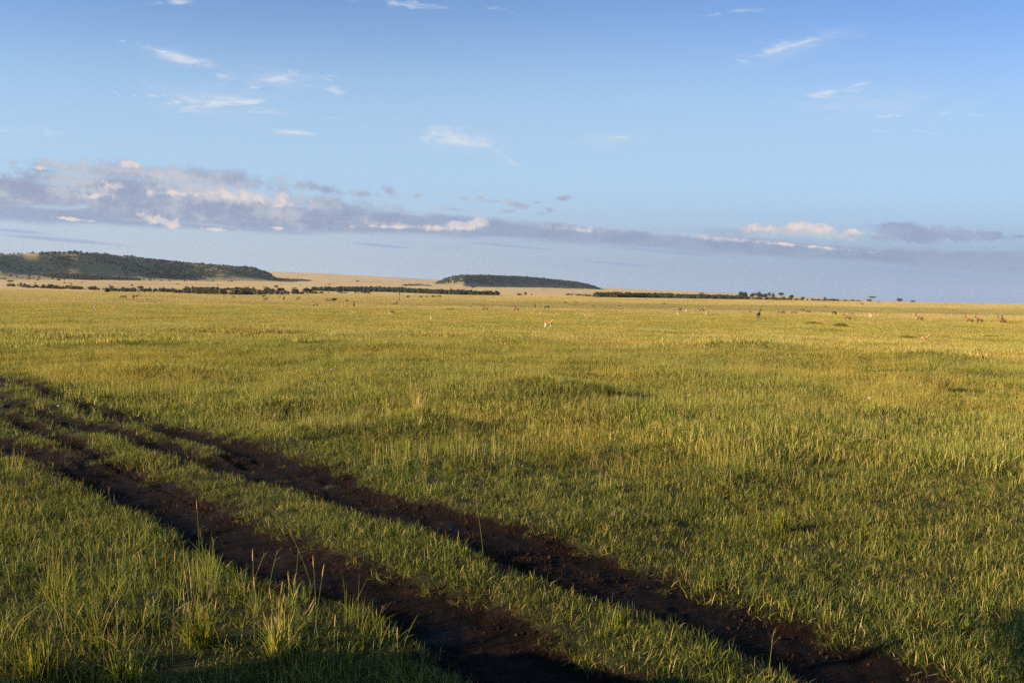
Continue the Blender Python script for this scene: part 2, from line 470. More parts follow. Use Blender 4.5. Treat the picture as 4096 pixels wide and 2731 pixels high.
def scatter(name, meshes, P, idx, scl, rot):
    """ONE object that repeats the given meshes over its points"""
    src = bpy.data.collections.new(name + '_source')
    for k, me in enumerate(meshes):
        so = bpy.data.objects.new('%s_source.%03d' % (name, k), me); src.objects.link(so)
    me = mesh_arrays_points(name, P)
    a = me.attributes.new('idx', 'INT', 'POINT'); a.data.foreach_set('value', np.asarray(idx, np.int32))
    a = me.attributes.new('scl', 'FLOAT_VECTOR', 'POINT'); a.data.foreach_set('vector', np.asarray(scl, np.float32).ravel())
    a = me.attributes.new('rot', 'FLOAT_VECTOR', 'POINT'); a.data.foreach_set('vector', np.asarray(rot, np.float32).ravel())
    o = bpy.data.objects.new(name, me); COL.objects.link(o)
    ng = bpy.data.node_groups.new(name + '_nodes', 'GeometryNodeTree')
    ng.interface.new_socket('Geometry', in_out='INPUT', socket_type='NodeSocketGeometry')
    ng.interface.new_socket('Geometry', in_out='OUTPUT', socket_type='NodeSocketGeometry')
    n = ng.nodes; gi = n.new('NodeGroupInput'); go = n.new('NodeGroupOutput')
    ci = n.new('GeometryNodeCollectionInfo'); ci.inputs['Collection'].default_value = src
    ci.inputs['Separate Children'].default_value = True; ci.inputs['Reset Children'].default_value = True
    ip = n.new('GeometryNodeInstanceOnPoints'); ip.inputs['Pick Instance'].default_value = True
    def na(nm, ty):
        q = n.new('GeometryNodeInputNamedAttribute'); q.data_type = ty; q.inputs['Name'].default_value = nm
        return q.outputs['Attribute']
    er = n.new('FunctionNodeEulerToRotation')
    L = ng.links.new
    L(gi.outputs[0], ip.inputs['Points']); L(ci.outputs[0], ip.inputs['Instance'])
    L(na('idx', 'INT'), ip.inputs['Instance Index']); L(na('scl', 'FLOAT_VECTOR'), ip.inputs['Scale'])
    L(na('rot', 'FLOAT_VECTOR'), er.inputs[0]); L(er.outputs[0], ip.inputs['Rotation'])
    L(ip.outputs[0], go.inputs[0])
    md = o.modifiers.new('scatter', 'NODES'); md.node_group = ng
    return o
def mesh_arrays_points(name, P):
    me = bpy.data.meshes.new(name); P = np.asarray(P, np.float32)
    me.vertices.add(len(P)); me.vertices.foreach_set('co', P.ravel()); me.update(); return me

def wedge(r0, r1, dens, half=36):
    """random points of a ring sector in front of the camera, DENS per square metre"""
    h = math.radians(half); area = h * (r1 * r1 - r0 * r0); N = int(area * dens)
    r = np.sqrt(rng.random(N) * (r1 * r1 - r0 * r0) + r0 * r0); a = (rng.random(N) * 2 - 1) * h
    return r * np.sin(a), r * np.cos(a)

def even(r0, r1, dens, half=36):
    """like wedge(), but one jittered point per cell, so that no bald spots are left"""
    c = 1 / math.sqrt(dens); h = math.radians(half)
    gx = np.arange(-r1 * math.sin(h), r1 * math.sin(h), c); gy = np.arange(0, r1, c)
    X, Y = np.meshgrid(gx, gy); X = X.ravel() + rng.random(X.size) * c; Y = Y.ravel() + rng.random(Y.size) * c
    r = np.hypot(X, Y); k = (r > r0) & (r < r1) & (np.abs(np.arctan2(X, Y)) < h)
    return X[k], Y[k]

def build_grass():
    tuft, PT, PI_, PS = [], [], [], []
    def add(me): tuft.append(me); return len(tuft) - 1
    def place(x, y, ids, s, sink=0.0):
        n = len(x)
        if not n: return
        PT.append(np.stack([x, y, ground_z(x, y) - sink], -1)); PI_.append(rng.choice(ids, n))
        s = np.broadcast_to(s, (n,)); k = rng.uniform(.8, 1.25, n)
        PS.append(np.stack([s, s, s * k], -1))
    pal0 = [(.28, DEEP), (.32, FRESH), (.19, BLUE), (.12, YEL), (.09, STRAW)]
    pal1 = [(.22, DEEP), (.34, FRESH), (.25, YEL), (.19, STRAW)]
    pal2 = [(.14, DEEP), (.26, FRESH), (.32, YEL), (.28, STRAW)]
    pal3 = [(.08, DEEP), (.08, FRESH), (.26, YEL), (.30, STRAW), (.28, (.50, .365, .175))]
    A = [add(blades('short_turf', 150, .15, (.05, .14), (.0022, .0056), 1.15, pal0, 1.1, 3)) for _ in range(8)]
    A2 = [add(blades('leafy_tuft', 70, .09, (.09, .23), (.0025, .0062), .55, pal0, 1.7, 4)) for _ in range(5)] + [add(blades('broad_tuft', 30, .10, (.08, .16), (.006, .010), .9, [(.3, FRESH), (.35, BLUE), (.2, DEEP), (.15, YEL)], 1.1, 4)) for _ in range(2)] + [add(blades('weed', 16, .07, (.05, .11), (.010, .016), 1.0, [(.5, BLUE), (.5, DEEP)], .8, 3)) for _ in range(2)] + [add(blades('dry_tuft', 30, .10, (.10, .22), (.002, .005), .8, [(.7, STRAW), (.3, YEL)], 1.0, 3)) for _ in range(2)]
    A3 = [add(blades('seed_tuft', 14, .09, (.25, .42), (.0022, .0035), .16, [(.4, FRESH), (.3, YEL), (.3, STRAW)], .5, 3, seeds=.6)) for _ in range(5)]
    B = [add(blades('matted_roots', 90, .15, (.03, .10), (.002, .006), 1.0, [(.8, ROOT), (.2, (.09, .045, .02))], .4, 2)) for _ in range(4)]
    G1 = [add(blades('mid_turf', 420, .55, (.08, .20), (.005, .010), .50, pal1, .9, 2, clump=(26 if _ % 2 else 0))) for _ in range(6)]
    G2 = [add(blades('mid_stems', 120, .65, (.28, .55), (.003, .0055), .14, [(.3, FRESH), (.45, YEL), (.25, STRAW)], .5, 2, seeds=.22, seedsize=(.08, .009))) for _ in range(5)]
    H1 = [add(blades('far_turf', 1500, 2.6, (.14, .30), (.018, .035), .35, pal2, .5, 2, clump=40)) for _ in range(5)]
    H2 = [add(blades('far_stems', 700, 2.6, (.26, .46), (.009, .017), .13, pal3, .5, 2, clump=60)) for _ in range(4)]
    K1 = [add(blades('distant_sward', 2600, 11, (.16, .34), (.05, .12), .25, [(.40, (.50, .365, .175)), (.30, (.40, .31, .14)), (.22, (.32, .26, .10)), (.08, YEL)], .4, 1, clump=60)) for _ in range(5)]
    # --- close turf, cut open along the ruts
    x, y = even(3.0, 15, 64, 40); d = dirt(x, y)
    sw = fbm(x, y, 1.6, 3)
    keep = rng.random(len(x)) < (1 - sm(-.13, .08, d)) * (.45 + .55 * sm(-.55, .0, fbm(x, y, .42, 3) + .4 * fbm(x, y, 2.6, 2)))
    place(x[keep], y[keep], A, .78 + .52 * sm(-.5, .8, sw[keep] + .5 * fbm(x[keep], y[keep], .45, 2)))
    x, y = wedge(3.2, 16, 22, 40); d = dirt(x, y); sw = 1.3 * fbm(x, y, .7, 3) + .25 * fbm(x, y, 6, 1)
    keep = (d < -.03) & (rng.random(len(x)) < sm(-.35, .7, sw) * (.45 + .55 * sm(.1, .8, -d)))
    place(x[keep], y[keep], A2, .58 + .45 * rng.random(int(keep.sum())))
    x, y = wedge(3.4, 17, 3.4, 40); d = dirt(x, y); r = np.hypot(x, y); u, v = uv(x, y)
    sw = fbm(x, y, 1.5, 2)
    keep = (d < -.25) & (rng.random(len(x)) < (.12 + .88 * sm(7.5, 15, r)) * (.35 + .65 * sm(-.1, .6, sw)))
    place(x[keep], y[keep], A3, .95)
    # taller growth left of the near rut, close to the lens
    x, y = wedge(4.2, 7.6, 26, 36); d = dirt(x, y); k = (x < -.2) & (d < -.12) & (uv(x, y)[1] < 4.2)
    k &= rng.random(len(x)) < sm(-.35, .5, fbm(x, y, .8, 2))
    place(x[k], y[k], A2, 1.25); 
    k2 = k & (rng.random(len(x)) < .3); place(x[k2], y[k2], A3, 1.1)
    T1 = [add(blades('tall_green', 16, .09, (.26, .44), (.0026, .0048), .26, [(.42, FRESH), (.33, YEL), (.15, DEEP), (.1, STRAW)], 1.9, 5)) for _ in range(4)]
    x, y = wedge(4.4, 8.6, 17, 36); d = dirt(x, y); k = (d < -.2) & (uv(x, y)[1] < 4.4) & (rng.random(len(x)) < .2 + .8 * sm(-.2, .5, fbm(x, y, .9, 2)))
    place(x[k], y[k], T1, 1.0)
    x, y = wedge(4.4, 15, 1.1, 38); d = dirt(x, y); k = (d < -.4) & (rng.random(len(x)) < sm(.0, .7, fbm(x, y, 2.2, 2)))
    place(x[k], y[k], T1, .75)
    x, y = wedge(4.4, 11, 20, 38); d = dirt(x, y); k = (d < -.08) & (d > -.55) & (rng.random(len(x)) < .8 * sm(-.3, .5, fbm(x, y, .7, 2)))
    place(x[k], y[k], A2[5:7], .9)
    # --- the ruts: matted roots and a few survivors
    x, y = wedge(3.2, 26, 60, 40); d = dirt(x, y); sw = fbm(x, y, .5, 3)
    k = (d > -.16) & (rng.random(len(x)) < np.maximum(.95 * (1 - sm(.0, .22, d)), .42 * sm(.0, .7, sw)))
    place(x[k], y[k], B, .8)
    k = (d > -.02) & (rng.random(len(x)) < .05 * (1 - sm(.05, .3, d)) + .05 * sm(.5, 1.1, sw))
    place(x[k], y[k], A, .45)
    # --- strips between the older strands and rut rims further off
    x, y = wedge(15, 34, 16, 40); d = dirt(x, y)
    k = (d < -.01) & (d > -1.0); place(x[k], y[k], A + A2, 1.2)
    # --- middle sward
    x, y = even(13.5, 52, 3.4, 38); d = dirt(x, y); sw = fbm(x, y, 3.5, 3)
    k = d < -.55; place(x[k], y[k], G1, .92 + .5 * sm(-.5, .9, sw[k]))
    x, y = wedge(11.5, 52, 1.15, 38); d = dirt(x, y); sw = fbm(x, y, 4.0, 3); r = np.hypot(x, y)
    k = (d < -.8) & (rng.random(len(x)) < .30 + .70 * sm(-.5, .5, sw) * sm(12, 30, r)); place(x[k], y[k], G2, .9)
    # --- towards the herd
    x, y = even(46, 235, .15, 37); sw = fbm(x, y, 9, 3)
    place(x, y, H1, .85 + .35 * sm(-.6, .7, sw))
    x, y = wedge(46, 260, .085, 37); sw = fbm(x, y, 12, 3)
    k = rng.random(len(x)) < .35 + .65 * sm(-.5, .4, sw); place(x[k], y[k], H2, .9)
    # --- out to the first rise
    x, y = even(215, 1150, .0075, 37); place(x, y, K1, 1.0)
    P = np.concatenate(PT); I = np.concatenate(PI_); S = np.concatenate(PS)
    X, Y = P[:, 0], P[:, 1]; rr = np.hypot(X, Y)
    e = np.interp(rr, [10, 14, 50, 220, 260], [.06, .35, .8, 2.0, 8])
    gx = (ground_z(X + e, Y) - ground_z(X - e, Y)) / (2 * e); gy = (ground_z(X, Y + e) - ground_z(X, Y - e)) / (2 * e)
    k = np.where(rr < 14, .5, 1.0); gx, gy = gx * k, gy * k          # lay each patch along the slope
    nz = 1 / np.sqrt(1 + gx ** 2 + gy ** 2); nx, ny = -gx * nz, -gy * nz
    ph = rng.random(len(P)) * 2 * PI; c, s_ = np.cos(ph), np.sin(ph)
    a = 1 / (1 + nz)                                                  # shortest turn from up to the normal
    T00, T01, T02 = 1 - nx * nx * a, -nx * ny * a, nx
    T10, T11, T12 = -nx * ny * a, 1 - ny * ny * a, ny
    T20, T21, T22 = -nx, -ny, nz
    M00, M10, M20, M21, M22 = T00 * c + T01 * s_, T10 * c + T11 * s_, T20 * c + T21 * s_, -T20 * s_ + T21 * c, T22
    Rt = np.stack([np.arctan2(M21, M22), np.arcsin(np.clip(-M20, -1, 1)), np.arctan2(M10, M00)], -1)
    o = scatter('grass', tuft, P, I, S, Rt)
    tag(o, 'green and golden grass growing over the whole plain', 'grass', kind='stuff')
    print('grass instances', len(P))
    # clods in the ruts
    cl = []
    for k in range(5):
        bm = bmesh.new(); bmesh.ops.create_icosphere(bm, subdivisions=2, radius=1)
        for v in bm.verts:
            v.co *= 1 + random.uniform(-.28, .28); v.co.z *= .6
        me = bpy.data.meshes.new('clod'); bm.to_mesh(me); bm.free(); me.materials.append(M_CLOD); cl.append(me)
    x, y = wedge(3.3, 17, 420, 38); d = dirt(x, y); sw = fbm(x, y, .5, 3)
    k = (d > -.05) & (rng.random(len(x)) < .10 + .6 * sm(-.1, .6, sw)); x, y = x[k], y[k]
    s = .005 + .014 * rng.random(len(x)) ** 3
    rt = rng.random((len(x), 3)) * 2 * PI
    o = scatter('soil_clods', cl, np.stack([x, y, ground_z(x, y) + s * .2], -1), rng.integers(0, 5, len(x)), np.stack([s, s, s], -1), rt)
    tag(o, 'dark crumbs of soil lying in the wheel ruts', 'soil', kind='stuff')

# ------------------------------------------------------------------ foliage
def leaf_mesh(name, lobes, n, size, mat, hollow=.55):
    """a crown of many small leaf sprays round some lobes (centre, radii)"""
    V = []; LC = []
    vol = np.array([l[1][0] * l[1][1] * l[1][2] for l in lobes]) ** .67; vol /= vol.sum()
    w = rng.choice(len(lobes), n, p=vol)
    cen = np.array([l[0] for l in lobes])[w]; rad = np.array([l[1] for l in lobes])[w]
    d = rng.normal(0, 1, (n, 3)); d /= np.linalg.norm(d, axis=1)[:, None]
    d[:, 2] = np.where(d[:, 2] < -.55, -d[:, 2], d[:, 2])
    rr = rng.uniform(hollow, 1.06, (n, 1))
    p = cen + d * rad * rr
    nrm = d + rng.normal(0, .38, (n, 3)); nrm /= np.linalg.norm(nrm, axis=1)[:, None]
    t1 = np.cross(nrm, rng.normal(0, 1, (n, 3))); t1 /= np.linalg.norm(t1, axis=1)[:, None]
    t2 = np.cross(nrm, t1)
    s = size * rng.uniform(.5, 1.35, (n, 1))
    a = rng.uniform(.6, 1, (n, 1))
    V = np.stack([p - t1 * s, p - t2 * s * a, p + t1 * s * .9, p + t2 * s * a * 1.1], 1).reshape(-1, 3)
    Q = np.arange(n * 4).reshape(-1, 4)
    me = mesh_arrays(name, V, Q)
    at = me.attributes.new('lc', 'FLOAT', 'POINT')
    lc = np.repeat(np.clip(rng.random(len(lobes))[w] * .6 + rng.random(n) * .4, 0, 1), 4)
    at.data.foreach_set('value', lc.astype(np.float32))
    me.materials.append(mat)
    return me

def tube_bm(bm, pts, radii, sides=6):
    """a tapered limb along points"""
    rings = []
    for i, p in enumerate(pts):
        p = Vector(p)
        dirv = (Vector(pts[min(i + 1, len(pts) - 1)]) - Vector(pts[max(i - 1, 0)])).normalized()
        a = dirv.cross(Vector((.3, .9, .12))).normalized(); b = dirv.cross(a)
        rings.append([bm.verts.new(p + (a * math.cos(k * 2 * PI / sides) + b * math.sin(k * 2 * PI / sides)) * radii[i]) for k in range(sides)])
    for i in range(len(rings) - 1):
        for k in range(sides):
            bm.faces.new([rings[i][k], rings[i][(k + 1) % sides], rings[i + 1][(k + 1) % sides], rings[i + 1][k]])
    bm.faces.new(rings[0][::-1]); bm.faces.new(rings[-1])
def bm_mesh(name, bm, mat, smooth=True):
    bmesh.ops.recalc_face_normals(bm, faces=bm.faces)
    me = bpy.data.meshes.new(name); bm.to_mesh(me); bm.free()
    if smooth: me.polygons.foreach_set('use_smooth', np.ones(len(me.polygons), bool))
    me.materials.append(mat); return me

def lobes_dome(w, h, zb, k=9, flat=False, lean=0.):
    """lobes that fill a crown of half width w and height h above zb"""
    L = []
    for i in range(k):
        a = random.random() * 2 * PI; q = math.sqrt(random.random()) * .68
        t = random.random() if not flat else .5
        zz = zb + h * (.3 + .45 * t * (1 - .5 * q))
        L.append(((math.cos(a) * w * q + lean, math.sin(a) * w * q, zz), (w * random.uniform(.30, .46), w * random.uniform(.30, .46), h * (random.uniform(.24, .36) if not flat else .42))))
    return L

def tree(kind, px, yb, yt, wpx, label, dmin, mat=None, group=None, style='round', trunk_frac=.25, cat='tree', lean=0.):
    """one tree or bush standing where the ground shows at (px, yb); its top at yt, crown WPX wide"""
    x, y = hit(px, yb, dmin); z = float(ground_z(np.array([x]), np.array([y]))[0]) - .1
    H = (yb - yt) / F * y * 1.08; w = wpx / 2 / F * y * 1.12
    o = empty(kind, (x, y, z), random.random() * .4)
    tag(o, label, cat, group)
    mat = mat or M_LEAF
    tz = H * trunk_frac
    bm = bmesh.new()
    if style in ('flat', 'umbrella'):
        ch = H * (1 - trunk_frac)
        L = lobes_dome(w, ch, tz, 9, True, lean * H)
        cr = leaf_mesh('crown', L, 420, max(w * .085, ch * .12), mat, .3)
        tr = H * .035
        tube_bm(bm, [(0, 0, -.2), (lean * H * .4, 0, tz * .5), (lean * H * .7, 0, tz * .8), (lean * H, 0, tz + ch * .3)], [tr * 1.4, tr, tr * .8, tr * .4])
        for k in range(4):
            a = k * PI / 2 + .4
            tube_bm(bm, [(lean * H * .7, 0, tz * .78), (lean * H + math.cos(a) * w * .35, math.sin(a) * w * .35, tz + ch * .1), (lean * H + math.cos(a) * w * .65, math.sin(a) * w * .65, tz + ch * .45)], [tr * .6, tr * .45, tr * .2], 5)
    elif style == 'bush':
        L = lobes_dome(w, H, 0, 8)
        L += [((0, 0, H * .35), (w * .7, w * .6, H * .35))]
        cr = leaf_mesh('crown', L, 380, max(w, H) * .10, mat, .5)
        for k in range(3):
            a = k * 2.1; tube_bm(bm, [(0, 0, -.1), (math.cos(a) * w * .25, math.sin(a) * w * .25, H * .35), (math.cos(a) * w * .5, math.sin(a) * w * .5, H * .7)], [H * .03, H * .02, H * .008], 5)
    else:
        L = lobes_dome(w, H - tz, tz, 11)
        cr = leaf_mesh('crown', L, 620, w * .105, mat, .45)
        tr = H * .04
        tube_bm(bm, [(0, 0, -.2), (tr, 0, tz * .6), (0, tr, tz + H * .2), (0, 0, H * .75)], [tr * 1.4, tr, tr * .8, tr * .3])
        for k in range(4):
            a = k * PI / 2 + .9
            tube_bm(bm, [(0, 0, tz * .8), (math.cos(a) * w * .4, math.sin(a) * w * .4, tz + H * .15), (math.cos(a) * w * .6, math.sin(a) * w * .6, H * .6)], [tr * .6, tr * .45, tr * .2], 5)
    mesh_obj('crown', cr, None, o)
    mesh_obj('stem' if style == 'bush' else 'trunk', bm_mesh('stem' if style == 'bush' else 'trunk', bm, M_BARK if style == 'umbrella' else M_DARKBARK), None, o)
    return o

BUSHES = {}
def bush_meshes(mat):
    if mat.name not in BUSHES:
        B = BUSHES[mat.name] = []
        for k in range(6):
            L = lobes_dome(1.0, 1.5, -.1, 7) + [((0, 0, .4), (.7, .7, .5))]
            B.append(leaf_mesh('bush_shape', L, 240, .145, mat, .75))
    return BUSHES[mat.name]

def wood(name, pts, size, label, cat, jitter=.3):
    """a wood that reads as one mass: bushes at the given ground points, sizes in metres"""
    P = np.array(pts, float); n = len(P)
    z = ground_z(P[:, 0], P[:, 1])
    s = size[0] + (size[1] - size[0]) * rng.random(n) ** 1.5; s = s * (1 + .4 * (rng.random(n) < .05))
    k = rng.uniform(.75, 1.3, n)
    rot = np.zeros((n, 3)); rot[:, 2] = rng.random(n) * 2 * PI
    o = scatter(name, bush_meshes(M_SCRUB if cat in ('bushes', 'scrub') else M_WOODS), np.stack([P[:, 0], P[:, 1], z - .15 * s], -1), rng.integers(0, 6, n), np.stack([s, s, s * k], -1), rot)
    tag(o, label, cat, kind='stuff'); return o

def band(xs, ytop, ybot, n, dmin, edge=.0):
    """ground points seen between two traced lines"""
    out = []
    while len(out) < n:
        px = random.uniform(xs[0], xs[-1]); a = np.interp(px, xs, ytop); b = np.interp(px, xs, ybot)
        py = b + (a - b) * random.random()
        if random.random() > min(1, (b - a) / 5.0 + .15): continue
        if edge and random.random() > .06 + .94 * float(sm(-.25, .45, fbm(np.array([px]), np.array([py * 3.]), 34, 3)[0])): continue
        out.append(hit(px, py, dmin))
    return out

def build_woods():
    W = lambda *a, **k: wood('woodland', *a, **k)
    # long low wood in the middle of the plain; the lines mark where its bushes stand
    W(band([1251, 1300, 1479, 1598, 1717, 1836, 1925, 1990], [1157, 1156, 1152, 1156, 1163, 1170, 1176, 1181], [1163, 1165, 1167, 1170, 1175, 1179, 1181, 1182], 2200, 1250), (2.2, 5.0),
      'long dark green wood lying low across the middle of the plain', 'woodland')
    W(band([1612, 1640, 1690, 1725], [1141, 1137, 1138, 1143], [1144, 1143, 1143, 1144], 130, 1250), (3.0, 5.0),
      'thin dark strip of bushes just above the long low wood', 'woodland')
    W(band([1050, 1100, 1160, 1200, 1245], [1116, 1114, 1116, 1118, 1123], [1117, 1124, 1126, 1126, 1124], 420, 1250), (3.5, 5.5),
      'oval patch of dark bushes on the tan slope right of the tableland', 'woodland')
    W(band([170, 230, 330, 420, 520, 560], [1101, 1098, 1100, 1108, 1115, 1119], [1106, 1114, 1118, 1119, 1120, 1120], 1500, 1250), (3.4, 5.6),
      'flat spread of dark bushes at the foot of the tableland', 'woodland')
    W(band([2380, 2440, 2520, 2600, 2700, 2800, 2900, 2990], [1186, 1181, 1181, 1181, 1182, 1187, 1191, 1193], [1188, 1189, 1190, 1191, 1193, 1195, 1197, 1198], 1700, 820), (2.4, 6.2),
      'dark green wood below the ridge, left of the round trees', 'woodland')
    W(band([2980, 3060, 3180, 3300, 3400, 3440], [1196, 1196, 1199, 1201, 1203, 1204], [1199, 1200, 1202, 1203, 1204, 1205], 420, 820, .07), (1.6, 4.6),
      'low scrub running right from the round trees along the rise', 'scrub')
    W(band([2262, 2300, 2380], [1177, 1176, 1182], [1180, 1183, 1187], 60, 820), (1.5, 2.4),
      'small scrub patch at the left tip of the dark green wood', 'scrub')
    # stream-side bush line on the left
    W(band([30, 76, 115, 240, 380, 450, 600, 700], [1142, 1143, 1146, 1150, 1155, 1158, 1161, 1163], [1145, 1147, 1152, 1156, 1160, 1166, 1168, 1168], 620, 700, .07), (1.0, 3.5),
      'line of olive brown bushes along the streambed below the tableland', 'bushes')
    W(band([700, 817, 950, 1025, 1120, 1210], [1167, 1170, 1172, 1168, 1171, 1172], [1172, 1176, 1180, 1180, 1178, 1176], 640, 700, .07), (1.2, 4.3),
      'dense olive brown bushes where the streambed line thickens', 'bushes')
    W(band([748, 817, 880, 968, 1025], [1154, 1157, 1159, 1160, 1162], [1157, 1161, 1163, 1165, 1166], 360, 850, .07), (1.2, 4.0),
      'upper row of dark bushes behind the streambed line', 'bushes')
    W(band([1210, 1300, 1400, 1490], [1171, 1171, 1170, 1171], [1174, 1173, 1172, 1173], 130, 850, .07), (1.0, 1.8),
      'narrow hedge-like line of low bushes below the long wood', 'bushes')
    # tableland cover: dense under the brow and down the shaded end
    pts = []
    while len(pts) < 2050:
        px = random.uniform(-150, 1085)
        dc = np.interp(px, [0, 1090], [3000, 4300]); s = random.uniform(-640, 60)
        Y = dc + s; X = Y * (px - 2048) / F
        n = float(fbm(np.array([X]), np.array([Y]), 170, 4)[0])
        w = min(max((px - 430) / 230, 0), 1)
        lim = 1.2 * float(sm(-230, -110, s)) * (.16 + 1.7 * n) if px < 620 else 1.2 * float(sm(-330, -200, s))
        lim += w * float(sm(-560, -400, s)) * (.20 + 1.5 * n) * (1 if px < 800 else .3)
        lim += .02 + .25 * max(n - .1, 0)
        if px < 130: lim *= .45
        if s > -10: lim *= .6
        if random.random() < lim: pts.append((X, Y))
    W(pts, (2.4, 6.2), 'dark bush clinging to the face of the tableland', 'woodland')
    pts = []
    for px0, px1, s0, n in ((-100, 170, 40, 60), (275, 335, 120, 40), (385, 470, 60, 30), (540, 1090, 40, 700), (930, 1080, 80, 160)):
        for _ in range(n):
            px = random.uniform(px0, px1); Y = np.interp(px, [0, 1090], [3000, 4300]) + s0 + random.uniform(-20, 120); pts.append((Y * (px - 2048) / F, Y))
    W(pts, (2.5, 4.0), 'broken line of bushes along the top edge of the tableland', 'woodland')
    pts = []
    while len(pts) < 6500:
        px = random.uniform(1742, 2395); dm = np.interp(px, [1740, 1850, 2391], [5700, 5200, 6500])
        s = random.uniform(-200, 520); Y = dm + s
        if s < -90 and random.random() < .5 * sm(1900, 2000, px) : continue
        pts.append((Y * (px - 2048) / F, Y))
    W(pts, (4.5, 8.0), 'forest covering the flat-topped hill in the middle distance', 'forest')
    # scattered bushes on the far slope
    pts = []
    for _ in range(1000):
        px = random.uniform(-100, 3300); Y = random.uniform(1500, 8500); X = Y * (px - 2048) / F
        if fbm(np.array([X]), np.array([Y]), 600, 3)[0] > .05 or random.random() < .15: pts.append((X, Y))
    W(pts, (1.0, 3.0), 'tiny scattered bushes dotting the far tan slopes', 'bushes')

